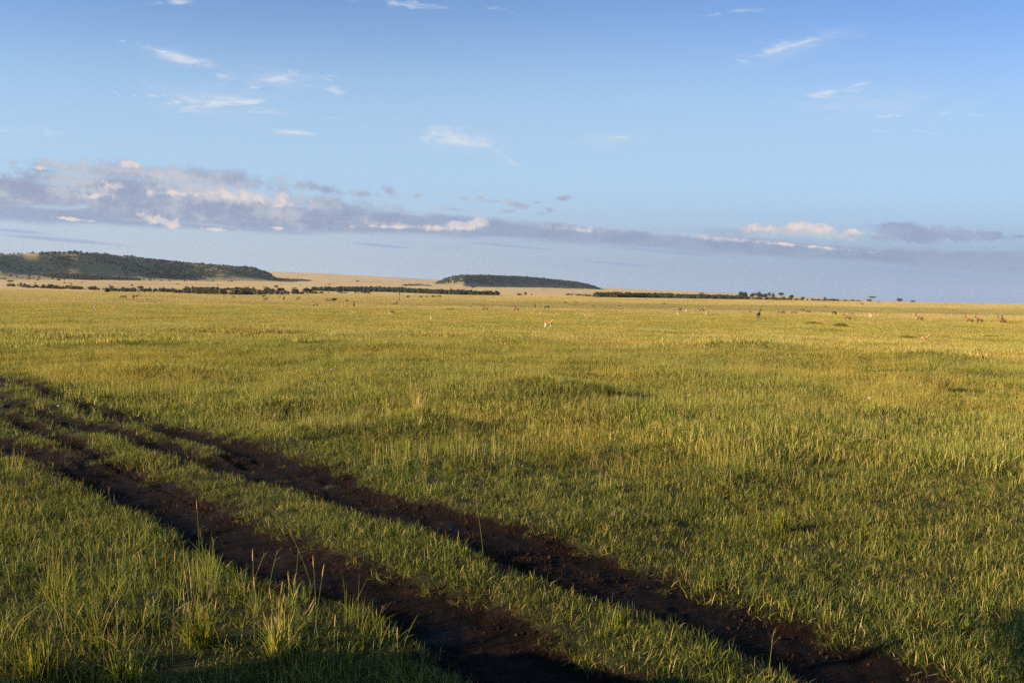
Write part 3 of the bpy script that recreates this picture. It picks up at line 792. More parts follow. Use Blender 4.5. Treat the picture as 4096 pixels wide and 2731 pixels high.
def build_trees():
    T = tree
    T('acacia_tree', 1597, 1204, 1161, 30, 'lone flat-topped acacia with a tall thin bare trunk before the long wood', 300, style='umbrella', trunk_frac=.74)
    T('acacia_tree', 1116, 1193, 1152, 27, 'leaning acacia with a pale trunk in front of the streambed bushes', 300, style='umbrella', trunk_frac=.6, lean=.16)
    T('acacia_tree', 561, 1175, 1145, 24, 'small acacia with a pale trunk standing in the streambed line', 500, style='umbrella', trunk_frac=.6)
    T('acacia_tree', 40, 1143, 1121, 27, 'wide flat acacia above the left end of the streambed line', 1250, style='flat', trunk_frac=.66)
    T('acacia_tree', 328, 1139, 1127, 11, 'tiny umbrella acacia alone on the tan slope under the tableland', 1250, style='umbrella', trunk_frac=.68)
    T('acacia_tree', 1104, 1160, 1142, 20, 'flat acacia behind the leaning one, rising over the bushes', 1250, style='flat', trunk_frac=.5)
    T('acacia_tree', 1318, 1143, 1135, 12, 'very small flat acacia above the left end of the long wood', 1250, style='flat', trunk_frac=.5)
    T('acacia_tree', 3488, 1208, 1186, 30, 'umbrella acacia with a pale trunk, alone on the horizon beside a round bush', 700, style='umbrella', trunk_frac=.66)
    T('acacia_tree', 3126, 1197, 1171, 26, 'open flat-topped acacia right of the round tree clump', 830, style='flat', trunk_frac=.5)
    G = 'round trees at the end of the wood'
    for px, yb, yt, w, lb in ((2967, 1197, 1165, 44, 'broad round tree, the leftmost and widest of the clump on the rise'),
                              (3010, 1197, 1170, 24, 'narrow dark tree between the broad round tree and the tall pair'),
                              (3041, 1199, 1167, 42, 'tallest dense tree in the middle of the clump on the rise'),
                              (3068, 1199, 1168, 26, 'dense tree with a pale trunk touching the tallest one'),
                              (3092, 1199, 1173, 22, 'smaller tree ending the dense clump on its right side'),
                              (3166, 1200, 1177, 23, 'single round tree right of the open flat-topped acacia'),
                              (3213, 1202, 1187, 20, 'small round bushy tree in the scrub right of the clump')):
        T('round_tree', px, yb, yt, w, lb, 830, group=G, trunk_frac=.12)
    for px, yb, yt, w, lb in ((3476, 1207, 1195, 20, 'round dark bush touching the trunk of the horizon acacia'),
                              (3598, 1208, 1192, 28, 'big dark bush standing alone on the right of the horizon'),
                              (3651, 1209, 1200, 20, 'grey-green bush, smaller neighbour of the big horizon bush'),
                              (3514, 1207, 1203, 10, 'low flat bush just right of the horizon acacia')):
        T('bush', px, yb, yt, w, lb, 700, style='bush', cat='bush')
    for px, yb, yt, w, lb in ((1337, 1203, 1190, 22, 'dark round bush on the grass below the left end of the long wood'),
                              (1386, 1205, 1197, 14, 'small low bush to the right of the dark round bush'),
                              (1632, 1190, 1181, 17, 'rounded green bush just right of the lone thin-trunked acacia'),
                              (1684, 1189, 1182, 16, 'flat olive bush, second in the row right of the lone acacia'),
                              (1707, 1189, 1183, 13, 'small bright olive bush in the middle of the bush row'),
                              (1730, 1189, 1180, 18, 'larger brownish bush in the row before the long wood'),
                              (1746, 1188, 1182, 10, 'tiny bush squeezed between two larger ones of the row'),
                              (1759, 1189, 1180, 14, 'last rounded bush at the right end of the row'),
                              (2076, 1181, 1173, 27, 'low dark bush on the tan slope below the forested hill'),
                              (1893, 1152, 1144, 20, 'faint bush just under the left foot of the forested hill'),
                              (1430, 1127, 1121, 20, 'small dark bush high on the bare tan slope'),
                              (1053, 1188, 1181, 20, 'low bush in the grass before the dense streambed bushes'),
                              (711, 1138, 1133, 9, 'tiny bush alone on the tan slope above the streambed'),
                              (428, 1171, 1152, 20, 'upright dark bush standing forward of the streambed line'),
                              (578, 1170, 1154, 31, 'round bush leaning on the small streambed acacia'),
                              (1650, 1193, 1191, 6, 'speck of a bush in grass below the bush row')):
        T('bush', px, yb, yt, w, lb, 300 if yb > 1180 else (500 if yb > 1165 else 1250), style='bush', cat='bush')
    for px, yb, yt, w, lb, m in ((83, 1146, 1128, 12, 'small pointed tree in the left part of the streambed line', None),
                                 (96, 1146, 1132, 14, 'round low tree next to the small pointed tree', None),
                                 (203, 1153, 1137, 24, 'round-headed tree rising from the left streambed bushes', None),
                                 (652, 1168, 1147, 16, 'dark tree with a tuft-like head in the streambed line', None),
                                 (826, 1164, 1151, 17, 'low tree at the left of the broad pair behind the streambed', None),
                                 (846, 1166, 1145, 29, 'broad round tree, left of the two behind the streambed', None),
                                 (868, 1165, 1146, 24, 'broad round tree, right of the two behind the streambed', None),
                                 (954, 1160, 1147, 9, 'thin small tree poking above the upper bush row', None),
                                 (1013, 1165, 1146, 14, 'bright green small tree above the streambed bushes', M_BRIGHT),
                                 (1070, 1172, 1149, 26, 'rounded tree at the top of the dense streambed bushes', None),
                                 (1178, 1176, 1158, 26, 'grey-green round tree between the leaning acacia and the wide tree', None),
                                 (1231, 1176, 1149, 46, 'wide grey-green tree at the left tip of the long wood', None)):
        T('tree', px, yb, yt, w, lb, 880, mat=m, trunk_frac=.12)

# ------------------------------------------------------------------ animals
def skin_body(name, nodes, edges, mat, root):
    me = bpy.data.meshes.new(name + '_cage')
    me.from_pydata([n[0] for n in nodes], [], edges)
    o = bpy.data.objects.new(name + '_cage', me); COL.objects.link(o)
    md = o.modifiers.new('s', 'SKIN'); md.use_smooth_shade = True
    sv = me.skin_vertices[0].data
    for i, n in enumerate(nodes):
        r = n[1] if isinstance(n[1], tuple) else (n[1], n[1]); sv[i].radius = r; sv[i].use_root = (i == root)
    ss = o.modifiers.new('ss', 'SUBSURF'); ss.levels = 2; ss.render_levels = 2
    bpy.context.view_layer.update()
    dg = bpy.context.evaluated_depsgraph_get()
    m2 = bpy.data.meshes.new_from_object(o.evaluated_get(dg)); m2.name = name
    bpy.data.objects.remove(o); bpy.data.meshes.remove(me)
    m2.materials.clear(); m2.materials.append(mat)
    return m2

def mat_topi():
    m, t = new_mat('topi_coat')
    p = t.new('ShaderNodeTexCoord').outputs['Object']; s = t.new('ShaderNodeSeparateXYZ'); t.l.new(p, s.inputs[0])
    X, Y, Z = s.outputs
    n = t.noise(p, 3, 4, .6)
    c = t.mix(t.mr(n, .3, .7), C(.27, .090, .040), C(.40, .155, .075))
    haunch = t.math('MULTIPLY', t.mr(Z, .95, .80), t.math('MULTIPLY', t.mr(Z, .38, .5), t.mr(X, .18, .0)))
    shoulder = t.math('MULTIPLY', t.mr(Z, .95, .82), t.math('MULTIPLY', t.mr(Z, .38, .5), t.mr(X, .66, .74)))
    dark = t.math('MAXIMUM', haunch, shoulder)
    face = t.math('MULTIPLY', t.mr(X, 1.28, 1.42), t.mr(Z, 1.2, 1.3))
    dark = t.math('MAXIMUM', dark, face, clamp=True)
    c = t.mix(dark, c, C(.045, .026, .024))
    c = t.mix(t.mr(Z, .48, .36), c, C(.36, .19, .08))
    return finish(m, t, principled(t, c, .55, .35))
def mat_gaz():
    m, t = new_mat('gazelle_coat')
    p = t.new('ShaderNodeTexCoord').outputs['Object']; s = t.new('ShaderNodeSeparateXYZ'); t.l.new(p, s.inputs[0])
    X, Y, Z = s.outputs
    n = t.noise(p, 4, 3, .6); zz = t.math('ADD', Z, t.math('MULTIPLY', t.math('SUBTRACT', n, .5), .06))
    tan = t.mix(t.mr(n, .3, .7), C(.50, .27, .10), C(.62, .36, .16))
    body = t.mr(X, .62, .70, 1, 0)
    belly = t.math('MULTIPLY', t.mr(zz, .53, .50), t.math('MULTIPLY', t.mr(X, .75, .68), t.mr(zz, .12, .2)))
    c = t.mix(belly, tan, C(.66, .58, .46))
    stripe = t.math('MULTIPLY', t.math('MULTIPLY', t.mr(zz, .50, .52), t.mr(zz, .60, .57)), t.math('MULTIPLY', t.mr(X, .02, .10), t.mr(X, .62, .56)))
    c = t.mix(stripe, c, C(.03, .018, .012))
    c = t.mix(t.mr(X, -.08, -.13), c, C(.66, .58, .46))
    return finish(m, t, principled(t, c, .6, .3))
M_TOPI = mat_topi(); M_GAZ = mat_gaz()
M_DARKTOPI = mat_simple('dark_coat', (.04, .022, .016), (.11, .05, .03), 3, .5, .35)
M_TAN = mat_simple('tan_coat', (.42, .24, .10), (.60, .36, .17), 4, .6, .3)
M_HORN = mat_simple('horn', (.02, .016, .012), (.06, .045, .03), 20, .45, .4)

def quad_nodes(k=1.0, slim=1.0, pose='stand', step=0):
    """joints of a hoofed animal facing +X; k scales, slim thins"""
    N = []; E = []
    def a(p, r, par=None):
        N.append((tuple(c * k for c in p), (r[0] * k * slim, r[1] * k * slim) if isinstance(r, tuple) else r * k * slim))
        if par is not None: E.append((par, len(N) - 1))
        return len(N) - 1
    low = -.62 if pose == 'lie' else 0
    pel = a((0, 0, 1.02 + low), (.17, .20)); mid = a((.38, 0, 1.02 + low), (.19, .07), pel); ch = a((.78, 0, 1.07 + low), (.17, .25), mid)
    if pose == 'graze':
        nb = a((1.0, 0, .98), .15, ch); n1 = a((1.2, 0, .66), .095, nb); hd = a((1.32, 0, .38), .08, n1); mz = a((1.42, 0, .07), .055, hd); ns = a((1.48, 0, .08), .04, mz)
    elif pose == 'turn':      # head turned towards the viewer
        nb = a((.98, 0, 1.2), .15, ch); n1 = a((1.13, 0, 1.46), .09, nb); hd = a((1.2, -.03, 1.68), .085, n1); mz = a((1.24, -.17, 1.62), .06, hd); ns = a((1.27, -.32, 1.54), .042, mz)
    else:
        nb = a((1.0, 0, 1.18 + low), .155, ch); n1 = a((1.19, 0, 1.42 + low), .095, nb); hd = a((1.32, 0, 1.60 + low), .085, n1); mz = a((1.48, 0, 1.49 + low), .06, hd); ns = a((1.63, 0, 1.38 + low), .045, mz)
    hp = N[hd][0]
    for s in (-1, 1):
        q = a((hp[0] / k - .04, hp[1] / k + s * .09, hp[2] / k + .05), .03, hd); a((hp[0] / k - .06, hp[1] / k + s * .2, hp[2] / k + .09), .016, q)
    tl = a((-.17, 0, 1.05 + low), .05, pel); t2 = a((-.25, 0, .85 + low), .022, tl); a((-.26, 0, .62 + low if pose != 'lie' else .12), .028, t2)
    for s in (-1, 1):
        st = .12 * s * step
        if pose == 'lie':
            q = a((.8, s * .16, .34), .08, ch); w = a((1.02, s * .18, .12), .045, q); a((.78, s * .2, .06), .035, w)
            q = a((.02, s * .19, .3), .12, pel); w = a((.3, s * .24, .16), .07, q); a((.02, s * .26, .06), .035, w)
        else:
            q = a((.83, s * .12, .82), .095, ch); w = a((.85 + st, s * .12, .50), .048, q); e = a((.84 + st * 1.6, s * .12, .12), .030, w); a((.88 + st * 1.7, s * .12, .0), .036, e)
            q = a((-.03, s * .13, .84), .13, pel); w = a((.05 - st * .5, s * .13, .68), .085, q); e = a((-.17 - st, s * .12, .47), .045, w); f = a((-.13 - st * 1.6, s * .12, .12), .030, e); a((-.09 - st * 1.6, s * .12, 0), .036, f)
    return N, E, hd

def horns(hp, k, kind, fac=0.0):
    out = []
    for s in (-1, 1):
        bm = bmesh.new()
        x, y, z = hp
        if kind == 'topi': pts = [(0, .03, .05), (-.03, .07, .18), (-.10, .10, .30), (-.10, .09, .42), (-.04, .07, .52)]; rr = [.032, .03, .024, .016, .006]
        else: pts = [(0, .035, .06), (-.03, .06, .07), (-.09, .09, .38), (-.09, .08, .52)]; rr = [.028, .022, .015, .005]
        tube_bm(bm, [(x + p[0] * k, y + s * p[1] * k, z + p[2] * k) for p in pts], [r * k for r in rr], 6)
        out.append(bm_mesh('horn', bm, M_HORN))
    return out

PROTO = {}
def proto(species, pose):
    key = (species, pose)
    if key not in PROTO:
        k, slim = {'topi': (1.0, 1.0), 'dark': (1.0, 1.0), 'gazelle': (.60, .92)}[species]
        N, E, hd = quad_nodes(k, slim, pose if pose in ('graze', 'turn', 'lie') else 'stand', 1 if pose == 'walk' else .25)
        me = skin_body('body', N, E, {'topi': M_TOPI, 'dark': M_DARKTOPI, 'gazelle': M_TAN if pose == 'lie' else M_GAZ}[species], 0)
        PROTO[key] = (me, horns(N[hd][0], k, 'gazelle' if species == 'gazelle' else 'topi'))
    return PROTO[key]

def animal(species, pose, px, yb, head, label, dmin=60, scale=1.0, sink=.0, parts=True, group=None, dmax=780):
    """HEAD: compass of the head seen from the camera, degrees (0 right, 90 away, 180 left, 270 towards us)"""
    x, y = hit(px, yb, dmin, dmax); z = float(ground_z(np.array([x]), np.array([y]))[0]) - sink
    me, hs = proto(species, pose)
    nm = {'topi': 'topi_antelope', 'dark': 'topi_antelope', 'gazelle': 'gazelle'}[species]
    o = empty(nm, (x, y, z), math.radians(head)); o.scale = (scale,) * 3
    tag(o, label, 'gazelle' if species == 'gazelle' else 'antelope', group or ('gazelles in the grass' if species == 'gazelle' else 'topi antelopes grazing over the plain'))
    off = Vector((-.65 if species != 'gazelle' else -.36, 0, 0))
    b = mesh_obj('body', me, None, o); b.location = off
    if parts:
        for h in hs:
            q = mesh_obj('horn', h, None, o); q.location = off
    return o

def build_animals():
    A = animal
    A('topi', 'walk', 1937, 1247, 180, 'reddish topi walking left, left one of the two right of the thin-trunked acacia')
    A('topi', 'walk', 2061, 1249, 178, 'darker reddish topi walking left, right one of the two below the forested hill')
    A('dark', 'turn', 3035, 1279, 55, 'dark topi with tall horns standing alone, rump towards the camera', scale=1.18)
    A('topi', 'walk', 3386, 1284, 180, 'pale reddish topi walking left alone, right of two dark mounds', sink=.15)
    A('topi', 'walk', 3675, 1289, 182, 'reddish topi walking left, well left of the close pair')
    A('topi', 'walk', 3874, 1297, 180, 'leading topi of the close pair walking left')
    A('topi', 'walk', 3914, 1297, 183, 'second topi of the close pair, following head to tail')
    A('topi', 'walk', 4005, 1300, 176, 'pale topi at the far right edge of the plain, a dark head behind it')
    A('dark', 'stand', 4011, 1294, 80, 'dark topi mostly hidden behind the pale one at the right edge', scale=.95)
    A('topi', 'walk', 1258, 1231, 172, 'reddish topi heading left below the wide grey-green tree', dmin=150)
    A('dark', 'stand', 1064, 1207, 35, 'small dark topi facing right before the leaning acacia', dmin=200)
    A('dark', 'stand', 1136, 1202, 80, 'tiny dark topi seen from behind, right of the leaning acacia trunk', dmin=200)
    A('dark', 'stand', 1193, 1203, 30, 'tiny dark topi alone, right of the one by the leaning acacia', dmin=200)
    A('topi', 'graze', 1307, 1208, 20, 'tan topi grazing, leftmost of three beside the dark round bush', dmin=200)
    A('topi', 'graze', 1319, 1208, 190, 'tan topi grazing, middle of three below the dark round bush', dmin=200)
    A('dark', 'graze', 1329, 1209, 10, 'dark topi grazing, nearest of three to the dark round bush', dmin=200)
    A('dark', 'stand', 1416, 1231, 100, 'dark topi seen end on, between the reddish one and the pale gazelle', dmin=120)
    A('topi', 'stand', 1583, 1225, 30, 'small topi facing right just below the thin-trunked acacia', dmin=120)
    A('dark', 'graze', 486, 1195, 180, 'dark topi grazing head down, leftmost of the four under the tableland', dmin=200)
    A('dark', 'graze', 499, 1195, 0, 'dark topi grazing rump to rump with the leftmost of the four', dmin=200)
    A('dark', 'stand', 533, 1195, 110, 'dark topi standing upright, third of the four under the tableland', dmin=200)
    A('dark', 'stand', 546, 1195, 40, 'dark topi facing right, last of the four under the tableland', dmin=200)
    A('dark', 'stand', 2140, 1236, 90, 'dark topi seen end on, between the reddish pair and the grazing one', dmin=120)
    A('dark', 'graze', 2186, 1238, 200, 'dark brown topi grazing just above the tan grazing gazelle', dmin=120)
    A('dark', 'graze', 2262, 1217, 10, 'speck-like topi grazing far off, left one below the low slope bush', dmin=200)
    A('dark', 'graze', 2303, 1217, 190, 'speck-like topi grazing far off, right one below the low slope bush', dmin=200)
    A('topi', 'stand', 2476, 1231, 90, 'tiny reddish topi seen end on, at the end of the pale path line', dmin=120)
    A('dark', 'graze', 2719, 1248, 100, 'small dark topi above the white and tan gazelle', dmin=120)
    A('dark', 'graze', 2657, 1220, 10, 'far dark speck of a topi below the dark green wood', dmin=200)
    A('topi', 'graze', 2733, 1214, 180, 'far reddish topi below the wood, left of a close two', dmin=200)
    A('topi', 'stand', 2751, 1214, 160, 'far reddish topi below the wood, right of a close two', dmin=200)
    A('topi', 'graze', 2805, 1248, 185, 'reddish topi low in the grass, halfway to the dark horned one', dmin=120, sink=.2)
    A('topi', 'stand', 2998, 1254, 90, 'tiny topi just up and left of the dark horned one', dmin=120, scale=.8)
    A('topi', 'graze', 3117, 1256, 180, 'faint reddish topi grazing, first of three right of the dark horned one', dmin=120, sink=.2)
    A('topi', 'graze', 3135, 1257, 60, 'faint topi with a pale rump, second of three in a row', dmin=120, sink=.15)
    A('topi', 'graze', 3173, 1258, 180, 'faint reddish topi, last of three in the row', dmin=120, sink=.15)
    A('topi', 'graze', 3301, 1233, 0, 'far topi on the green rise above the small dark mounds', dmin=200)
    A('dark', 'graze', 3338, 1262, 20, 'small dark topi grazing up and left of the pale walking one', dmin=120)
    A('dark', 'graze', 3445, 1218, 0, 'far dark topi below the horizon acacia, upper one', dmin=200)
    A('dark', 'stand', 3452, 1221, 90, 'far dark topi below the horizon acacia, lower one', dmin=200)
    A('topi', 'graze', 898, 1192, 180, 'reddish topi resting among low dark tufts below the broad tree pair', dmin=200)
    A('dark', 'graze', 933, 1193, 0, 'dark topi alone just right of the resting reddish one', dmin=200)
    # gazelles
    A('gazelle', 'turn', 2196, 1315, 8, 'nearest gazelle, tan with dark flank stripe, standing with its head up', dmin=60, scale=1.12)
    A('gazelle', 'turn', 1560, 1260, 250, 'white and tan gazelle facing the camera beside a dark shape', dmin=60, scale=1.1)
    A('dark', 'graze', 1571, 1257, 60, 'dark animal close behind the white and tan gazelle', dmin=60, scale=.62)
    A('gazelle', 'graze', 2165, 1260, 190, 'tan gazelle grazing to the left below the dark brown topi', dmin=60, scale=1.2)
    A('gazelle', 'lie', 3703, 1361, 5, 'tan gazelle lying in the grass right of a green mound, pale head raised', dmin=60, scale=1.1, sink=-.08)
    A('gazelle', 'stand', 381, 1239, 100, 'pale gazelle showing its white rump in the grass under the tableland', dmin=60)
    A('gazelle', 'lie', 458, 1237, 0, 'faint pale gazelle lying right of the white-rumped one', dmin=60, scale=1.1, sink=-.1)
    A('gazelle', 'lie', 1418, 1256, 180, 'pale gazelle lying left of the white and tan standing one', dmin=60, scale=1.1, sink=-.1)
    A('gazelle', 'lie', 2232, 1262, 180, 'faint gazelle lying right of the tan grazing one', dmin=60, scale=1.1, sink=-.1)
    A('gazelle', 'lie', 2343, 1267, 180, 'tan gazelle lying in a dark grass strip, left of two', dmin=60, scale=1.2, sink=-.1)
    A('gazelle', 'lie', 2367, 1269, 0, 'paler gazelle lying in a dark grass strip, right of two', dmin=60, scale=1.2, sink=-.1)
    A('gazelle', 'stand', 1724, 1282, 100, 'gazelle almost hidden in tall grass left of the nearest one', dmin=60, sink=.2)
    A('gazelle', 'stand', 588, 1207, 200, 'reddish gazelle with white rump right of the four dark topis', dmin=150, scale=1.4)
    A('gazelle', 'stand', 2713, 1261, 60, 'small white and tan gazelle below a small dark topi', dmin=60, scale=1.1)
    A('gazelle', 'stand', 2745, 1249, 100, 'tiny pale gazelle right of the small dark topi', dmin=60)
    A('gazelle', 'stand', 2823, 1262, 90, 'tiny pale gazelle in the grass below the low reddish topi', dmin=60)
    A('gazelle', 'stand', 3481, 1271, 90, 'gazelle with white rump seen from behind, right of the pale walking topi', dmin=60, scale=1.3)

# ------------------------------------------------------------------ small things in the grass
M_MOUND = None
def mound_obj(px, yb, wpx, hpx, label, dmin=40):
    x, y = hit(px, yb, dmin, 780); w = wpx / 2 / F * y; h = hpx / F * y
    n = 26; V = []; Q = []
    g = np.linspace(-1, 1, n); X, Y = np.meshgrid(g, g)
    rr = np.sqrt(X ** 2 + Y ** 2) + fbm(X, Y, .5, 3) * .12
    Zt = h * np.clip(1 - rr ** 2, -.15, 1) * (1 + .3 * fbm(X + px, Y, .35, 3))
    wx, wy = X * w, Y * w * 1.1
    V = np.stack([wx, wy, Zt + ground_z(x + wx, y + wy) - float(ground_z(np.array([x]), np.array([y]))[0])], -1).reshape(-1, 3)
    i = np.arange(n - 1)[:, None] * n + np.arange(n - 1)[None, :]
    Q = np.stack([i, i + 1, i + n + 1, i + n], -1).reshape(-1, 4)
    z0 = float(ground_z(np.array([x]), np.array([y]))[0])
    o = empty('termite_mound', (x, y, z0)); tag(o, label, 'termite mound', 'low overgrown termite mounds')
    mesh_obj('earth', mesh_arrays('earth', V, Q, None, True), M_MOUNDM, o)
    # its own cover of short grass
    N = 2600 if wpx > 40 else 700
    a = rng.random(N) * 2 * PI; q = np.sqrt(rng.random(N)) * .97
    bx, by = np.cos(a) * q, np.sin(a) * q
    bz = h * np.clip(1 - q ** 2, 0, 1)
    L = rng.uniform(.10, .24, N); f = rng.random(N) * 2 * PI; wd = rng.uniform(.012, .03, N) * (y / 90)
    p = np.stack([bx * w, by * w * 1.1, bz], -1)
    p[:, 2] += ground_z(x + p[:, 0], y + p[:, 1]) - z0
    dx = np.stack([np.cos(f) * wd, np.sin(f) * wd, 0 * f], -1)
    tp = p + np.stack([rng.normal(0, .07, N), rng.normal(0, .07, N), L], -1)
    V = np.stack([p - dx, p + dx, tp], 1).reshape(-1, 3); T = np.arange(N * 3).reshape(-1, 3)
    me = mesh_arrays('turf', V, None, T)
    c = np.array([DEEP, FRESH, YEL, FRESH])[rng.integers(0, 4, N)] * rng.uniform(.7, 1.2, (N, 1))
    at = me.color_attributes.new('bc', 'FLOAT_COLOR', 'POINT')
    at.data.foreach_set('color', np.hstack([np.repeat(c, 3, 0), np.ones((N * 3, 1))]).astype(np.float32).ravel())
    mesh_obj('turf', me, M_BLADE, o)
M_MOUNDM = mat_simple('mound_earth', (.05, .038, .022), (.10, .075, .04), 2)

def build_small():
    for px, yb, w, h, lb in ((3252, 1299, 82, 9, 'long low green mound below the pale walking topi, left of two'),
                             (3362, 1309, 60, 13, 'darker green mound with a steep right side, right of two'),
                             (3628, 1357, 74, 10, 'green mound beside the lying gazelle'),
                             (3210, 1243, 20, 6, 'small brown mound on the green rise, right of the dark horned topi'),
                             (3232, 1248, 24, 5, 'flat dark mound just right of the small brown one'),
                             (3408, 1256, 18, 4, 'small dark mound above the pale walking topi'),
                             (2372, 1225, 16, 4, 'small dark mound on the plain below the forested hill'),
                             (1805, 1239, 50, 4, 'flat grassy mound between the thin-trunked acacia and the reddish pair'),
                             (3960, 1352, 70, 5, 'low green mound below the topis at the right edge')):
        mound_obj(px, yb, w, h, lb)
    # tussocks
    def tussock(px, yb, hpx, wpx, label, n, pal, lean=.28, seeds=.25):
        x, y = hit(px, yb, 3, 200); H = hpx / F * y; w = wpx / 2 / F * y
        z = float(ground_z(np.array([x]), np.array([y]))[0])
        me = blades('tussock', n, w * .45, (H * .45, H), (.005, .010), lean, pal, .6, 3, seeds=seeds, seedsize=(.10, .016))
        o = mesh_obj('grass_tussock', me); o.location = (x, y, z); tag(o, label, 'tussock', 'taller tussocks standing out of the grass'); return o
    tussock(3775, 1542, 105, 130, 'golden tussock with a dark base, alone on the right', 420, [(.3, STRAW), (.3, YEL), (.25, DEEP), (.15, ROOT)])
    tussock(1675, 1690, 170, 90, 'tall dry straw stalks fanned out over a green clump', 60, [(.9, STRAW), (.1, YEL)], .12, .8)
    tussock(1690, 1700, 70, 150, 'dense green clump at the foot of the tall straw stalks', 420, [(.5, DEEP), (.3, FRESH), (.2, YEL)], .35, 0)
    tussock(1475, 1700, 70, 110, 'green tussock left of the tall straw stalks', 300, [(.4, DEEP), (.4, FRESH), (.2, YEL)], .3, 0)
    tussock(2420, 1590, 62, 190, 'dark green tussock in the shaded hollow right of the middle', 520, [(.6, DEEP), (.3, FRESH), (.1, YEL)], .3, 0)
    tussock(2220, 1545, 34, 60, 'brownish withered clump behind the dark green tussock', 200, [(.5, ROOT), (.5, STRAW)], .5, 0)
    tussock(3125, 2075, 130, 110, 'bright green upright tuft left of the lower right grass', 220, [(.3, DEEP), (.6, FRESH), (.1, YEL)], .22, 0)
    tussock(420, 1600, 60, 110, 'green tussock above the upper strand of the old track', 260, [(.5, DEEP), (.4, FRESH), (.1, YEL)], .3, 0)
    tussock(1925, 2245, 48, 60, 'small green tuft growing from the near edge of the far rut', 70, [(.5, DEEP), (.5, FRESH)], .5, 0)
    tussock(150, 2700, 260, 240, 'tall loose green tuft in the bottom left corner', 150, [(.45, FRESH), (.25, YEL), (.3, DEEP)], .30, .05)
    tussock(520, 2720, 220, 220, 'tall tangled tuft at the bottom edge, right of the corner tuft', 130, [(.35, FRESH), (.25, YEL), (.25, DEEP), (.15, STRAW)], .38, .08)
    tussock(800, 2560, 230, 230, 'large green tuft among the orange seed spikes', 160, [(.45, FRESH), (.3, YEL), (.25, DEEP)], .28, .08)
    tussock(1120, 2590, 240, 200, 'tall tuft with straw stems beside the near rut', 130, [(.35, FRESH), (.3, YEL), (.2, STRAW), (.15, DEEP)], .26, .12)
    tussock(420, 2520, 60, 330, 'withered brown patch in a hollow of the left grass', 420, [(.7, ROOT), (.3, (.11, .06, .03))], 1.0, 0)
    tussock(330, 2590, 50, 260, 'dark brown matted grass in front of the withered patch', 300, [(.75, ROOT), (.25, DEEP)], 1.0, 0)
    # seeding stalks in the foreground
    def stalk(px, yb, ptx, pty, kind, label, group=None):
        x, y = hit(px, yb, 2.5, 60); z = float(ground_z(np.array([x]), np.array([y]))[0])
        d = ray(ptx, pty); yy = y + random.uniform(-.05, .05)
        top = Vector((yy * d.x / d.y - x, yy - y, CAMH + yy * d.z / d.y - z))
        o = empty('grass_stalk', (x, y, z)); tag(o, label, 'grass stalk', group or 'seeding stalks in the foreground')
        bm = bmesh.new(); bend = Vector((top.x * .35, top.y * .35, top.z * .55))
        P = []
        for i in range(9):
            t = i / 8; P.append((bend * (2 * t * (1 - t)) + top * (t * t)))
        tube_bm(bm, P, [.0022 - .0010 * i / 8 for i in range(9)], 5)
        mesh_obj('stem', bm_mesh('stem', bm, M_STEM), None, o)
        bm = bmesh.new(); dr = (P[-1] - P[-2]).normalized()
        if kind == 'spike':
            Ls = .085; q = [P[-1] - dr * .01 + dr * Ls * t for t in (0, .15, .5, .85, 1.0)]
            tube_bm(bm, q, [.0015, .0045, .0052, .0036, .0008], 7)
            for _ in range(40):
                t = random.random(); c = q[0].lerp(q[-1], t); v = (Vector((random.gauss(0, 1), random.gauss(0, 1), random.gauss(0, 1))).normalized() * .008 + dr * .008)
                s = dr.cross(v).normalized() * .0009
                bm.faces.new([bm.verts.new(c - s), bm.verts.new(c + s), bm.verts.new(c + v)])
        else:
            for k in range(9):
                c = P[-1] - dr * (.012 * k); a = k * 2.4
                sd = Vector((math.cos(a), math.sin(a), .5)).normalized()
                e = c + sd * (.035 + .005 * k) + dr * .02
                s = dr.cross(sd).normalized() * .0011
                bm.faces.new([bm.verts.new(c - s), bm.verts.new(c + s), bm.verts.new(e)])
                for m_ in range(3):
                    g = c.lerp(e, .5 + .25 * m_); v = Vector((random.gauss(0, 1), random.gauss(0, 1), random.gauss(0, 1))).normalized() * .006
                    bm.faces.new([bm.verts.new(g - v * .4), bm.verts.new(g + s * 2), bm.verts.new(g + v)])
        mesh_obj('seed_head', bm_mesh('seed_head', bm, M_SEED), None, o)
    same = 'thin green stalk with an orange seed spike in the tall foreground grass'
    for px, yb, tx, ty in ((780, 2720, 745, 2325), (760, 2690, 738, 2400), (1190, 2600, 1158, 2330), (1150, 2610, 1178, 2335), (1270, 2560, 1255, 2265),
                           (1240, 2700, 1290, 2300), (1120, 2700, 1085, 2390), (890, 2810, 880, 2600), (930, 2850, 915, 2650), (1050, 2720, 1020, 2350),
                           (1020, 2650, 1012, 2240), (640, 2560, 625, 2270), (690, 2640, 700, 2240), (615, 2540, 565, 2250), (250, 2600, 315, 2450),
                           (1330, 2750, 1340, 2500), (840, 2720, 862, 2440), (1090, 2660, 1125, 2370)):
        stalk(px, yb, tx, ty, 'spike', same)
    loose = 'thin stalk with a loose open seed head at the edge of the near rut'
    for px, yb, tx, ty in ((830, 2300, 795, 2110), (870, 2330, 850, 2150), (1070, 2380, 1110, 2200), (1180, 2360, 1195, 2190), (1000, 2370, 1060, 2210), (455, 2080, 430, 1945), (1500, 2540, 1530, 2420)):
        stalk(px, yb, tx, ty, 'open', loose)
    stalk(800, 2240, 788, 2032, 'spike', 'tall stalk with a bent straw spike crossing the near rut')
    stalk(1255, 2330, 1150, 2110, 'open', 'slender stalk leaning left across the near rut')
    stalk(1935, 2238, 1905, 2010, 'open', 'tall curved stalk standing in the far rut')
    stalk(3075, 2650, 3095, 2520, 'open', 'reddish dry sprig at the corner of the far rut', None)
    stalk(1590, 2740, 1590, 2550, 'spike', 'single stalk by the shaded left grass at the bottom edge')
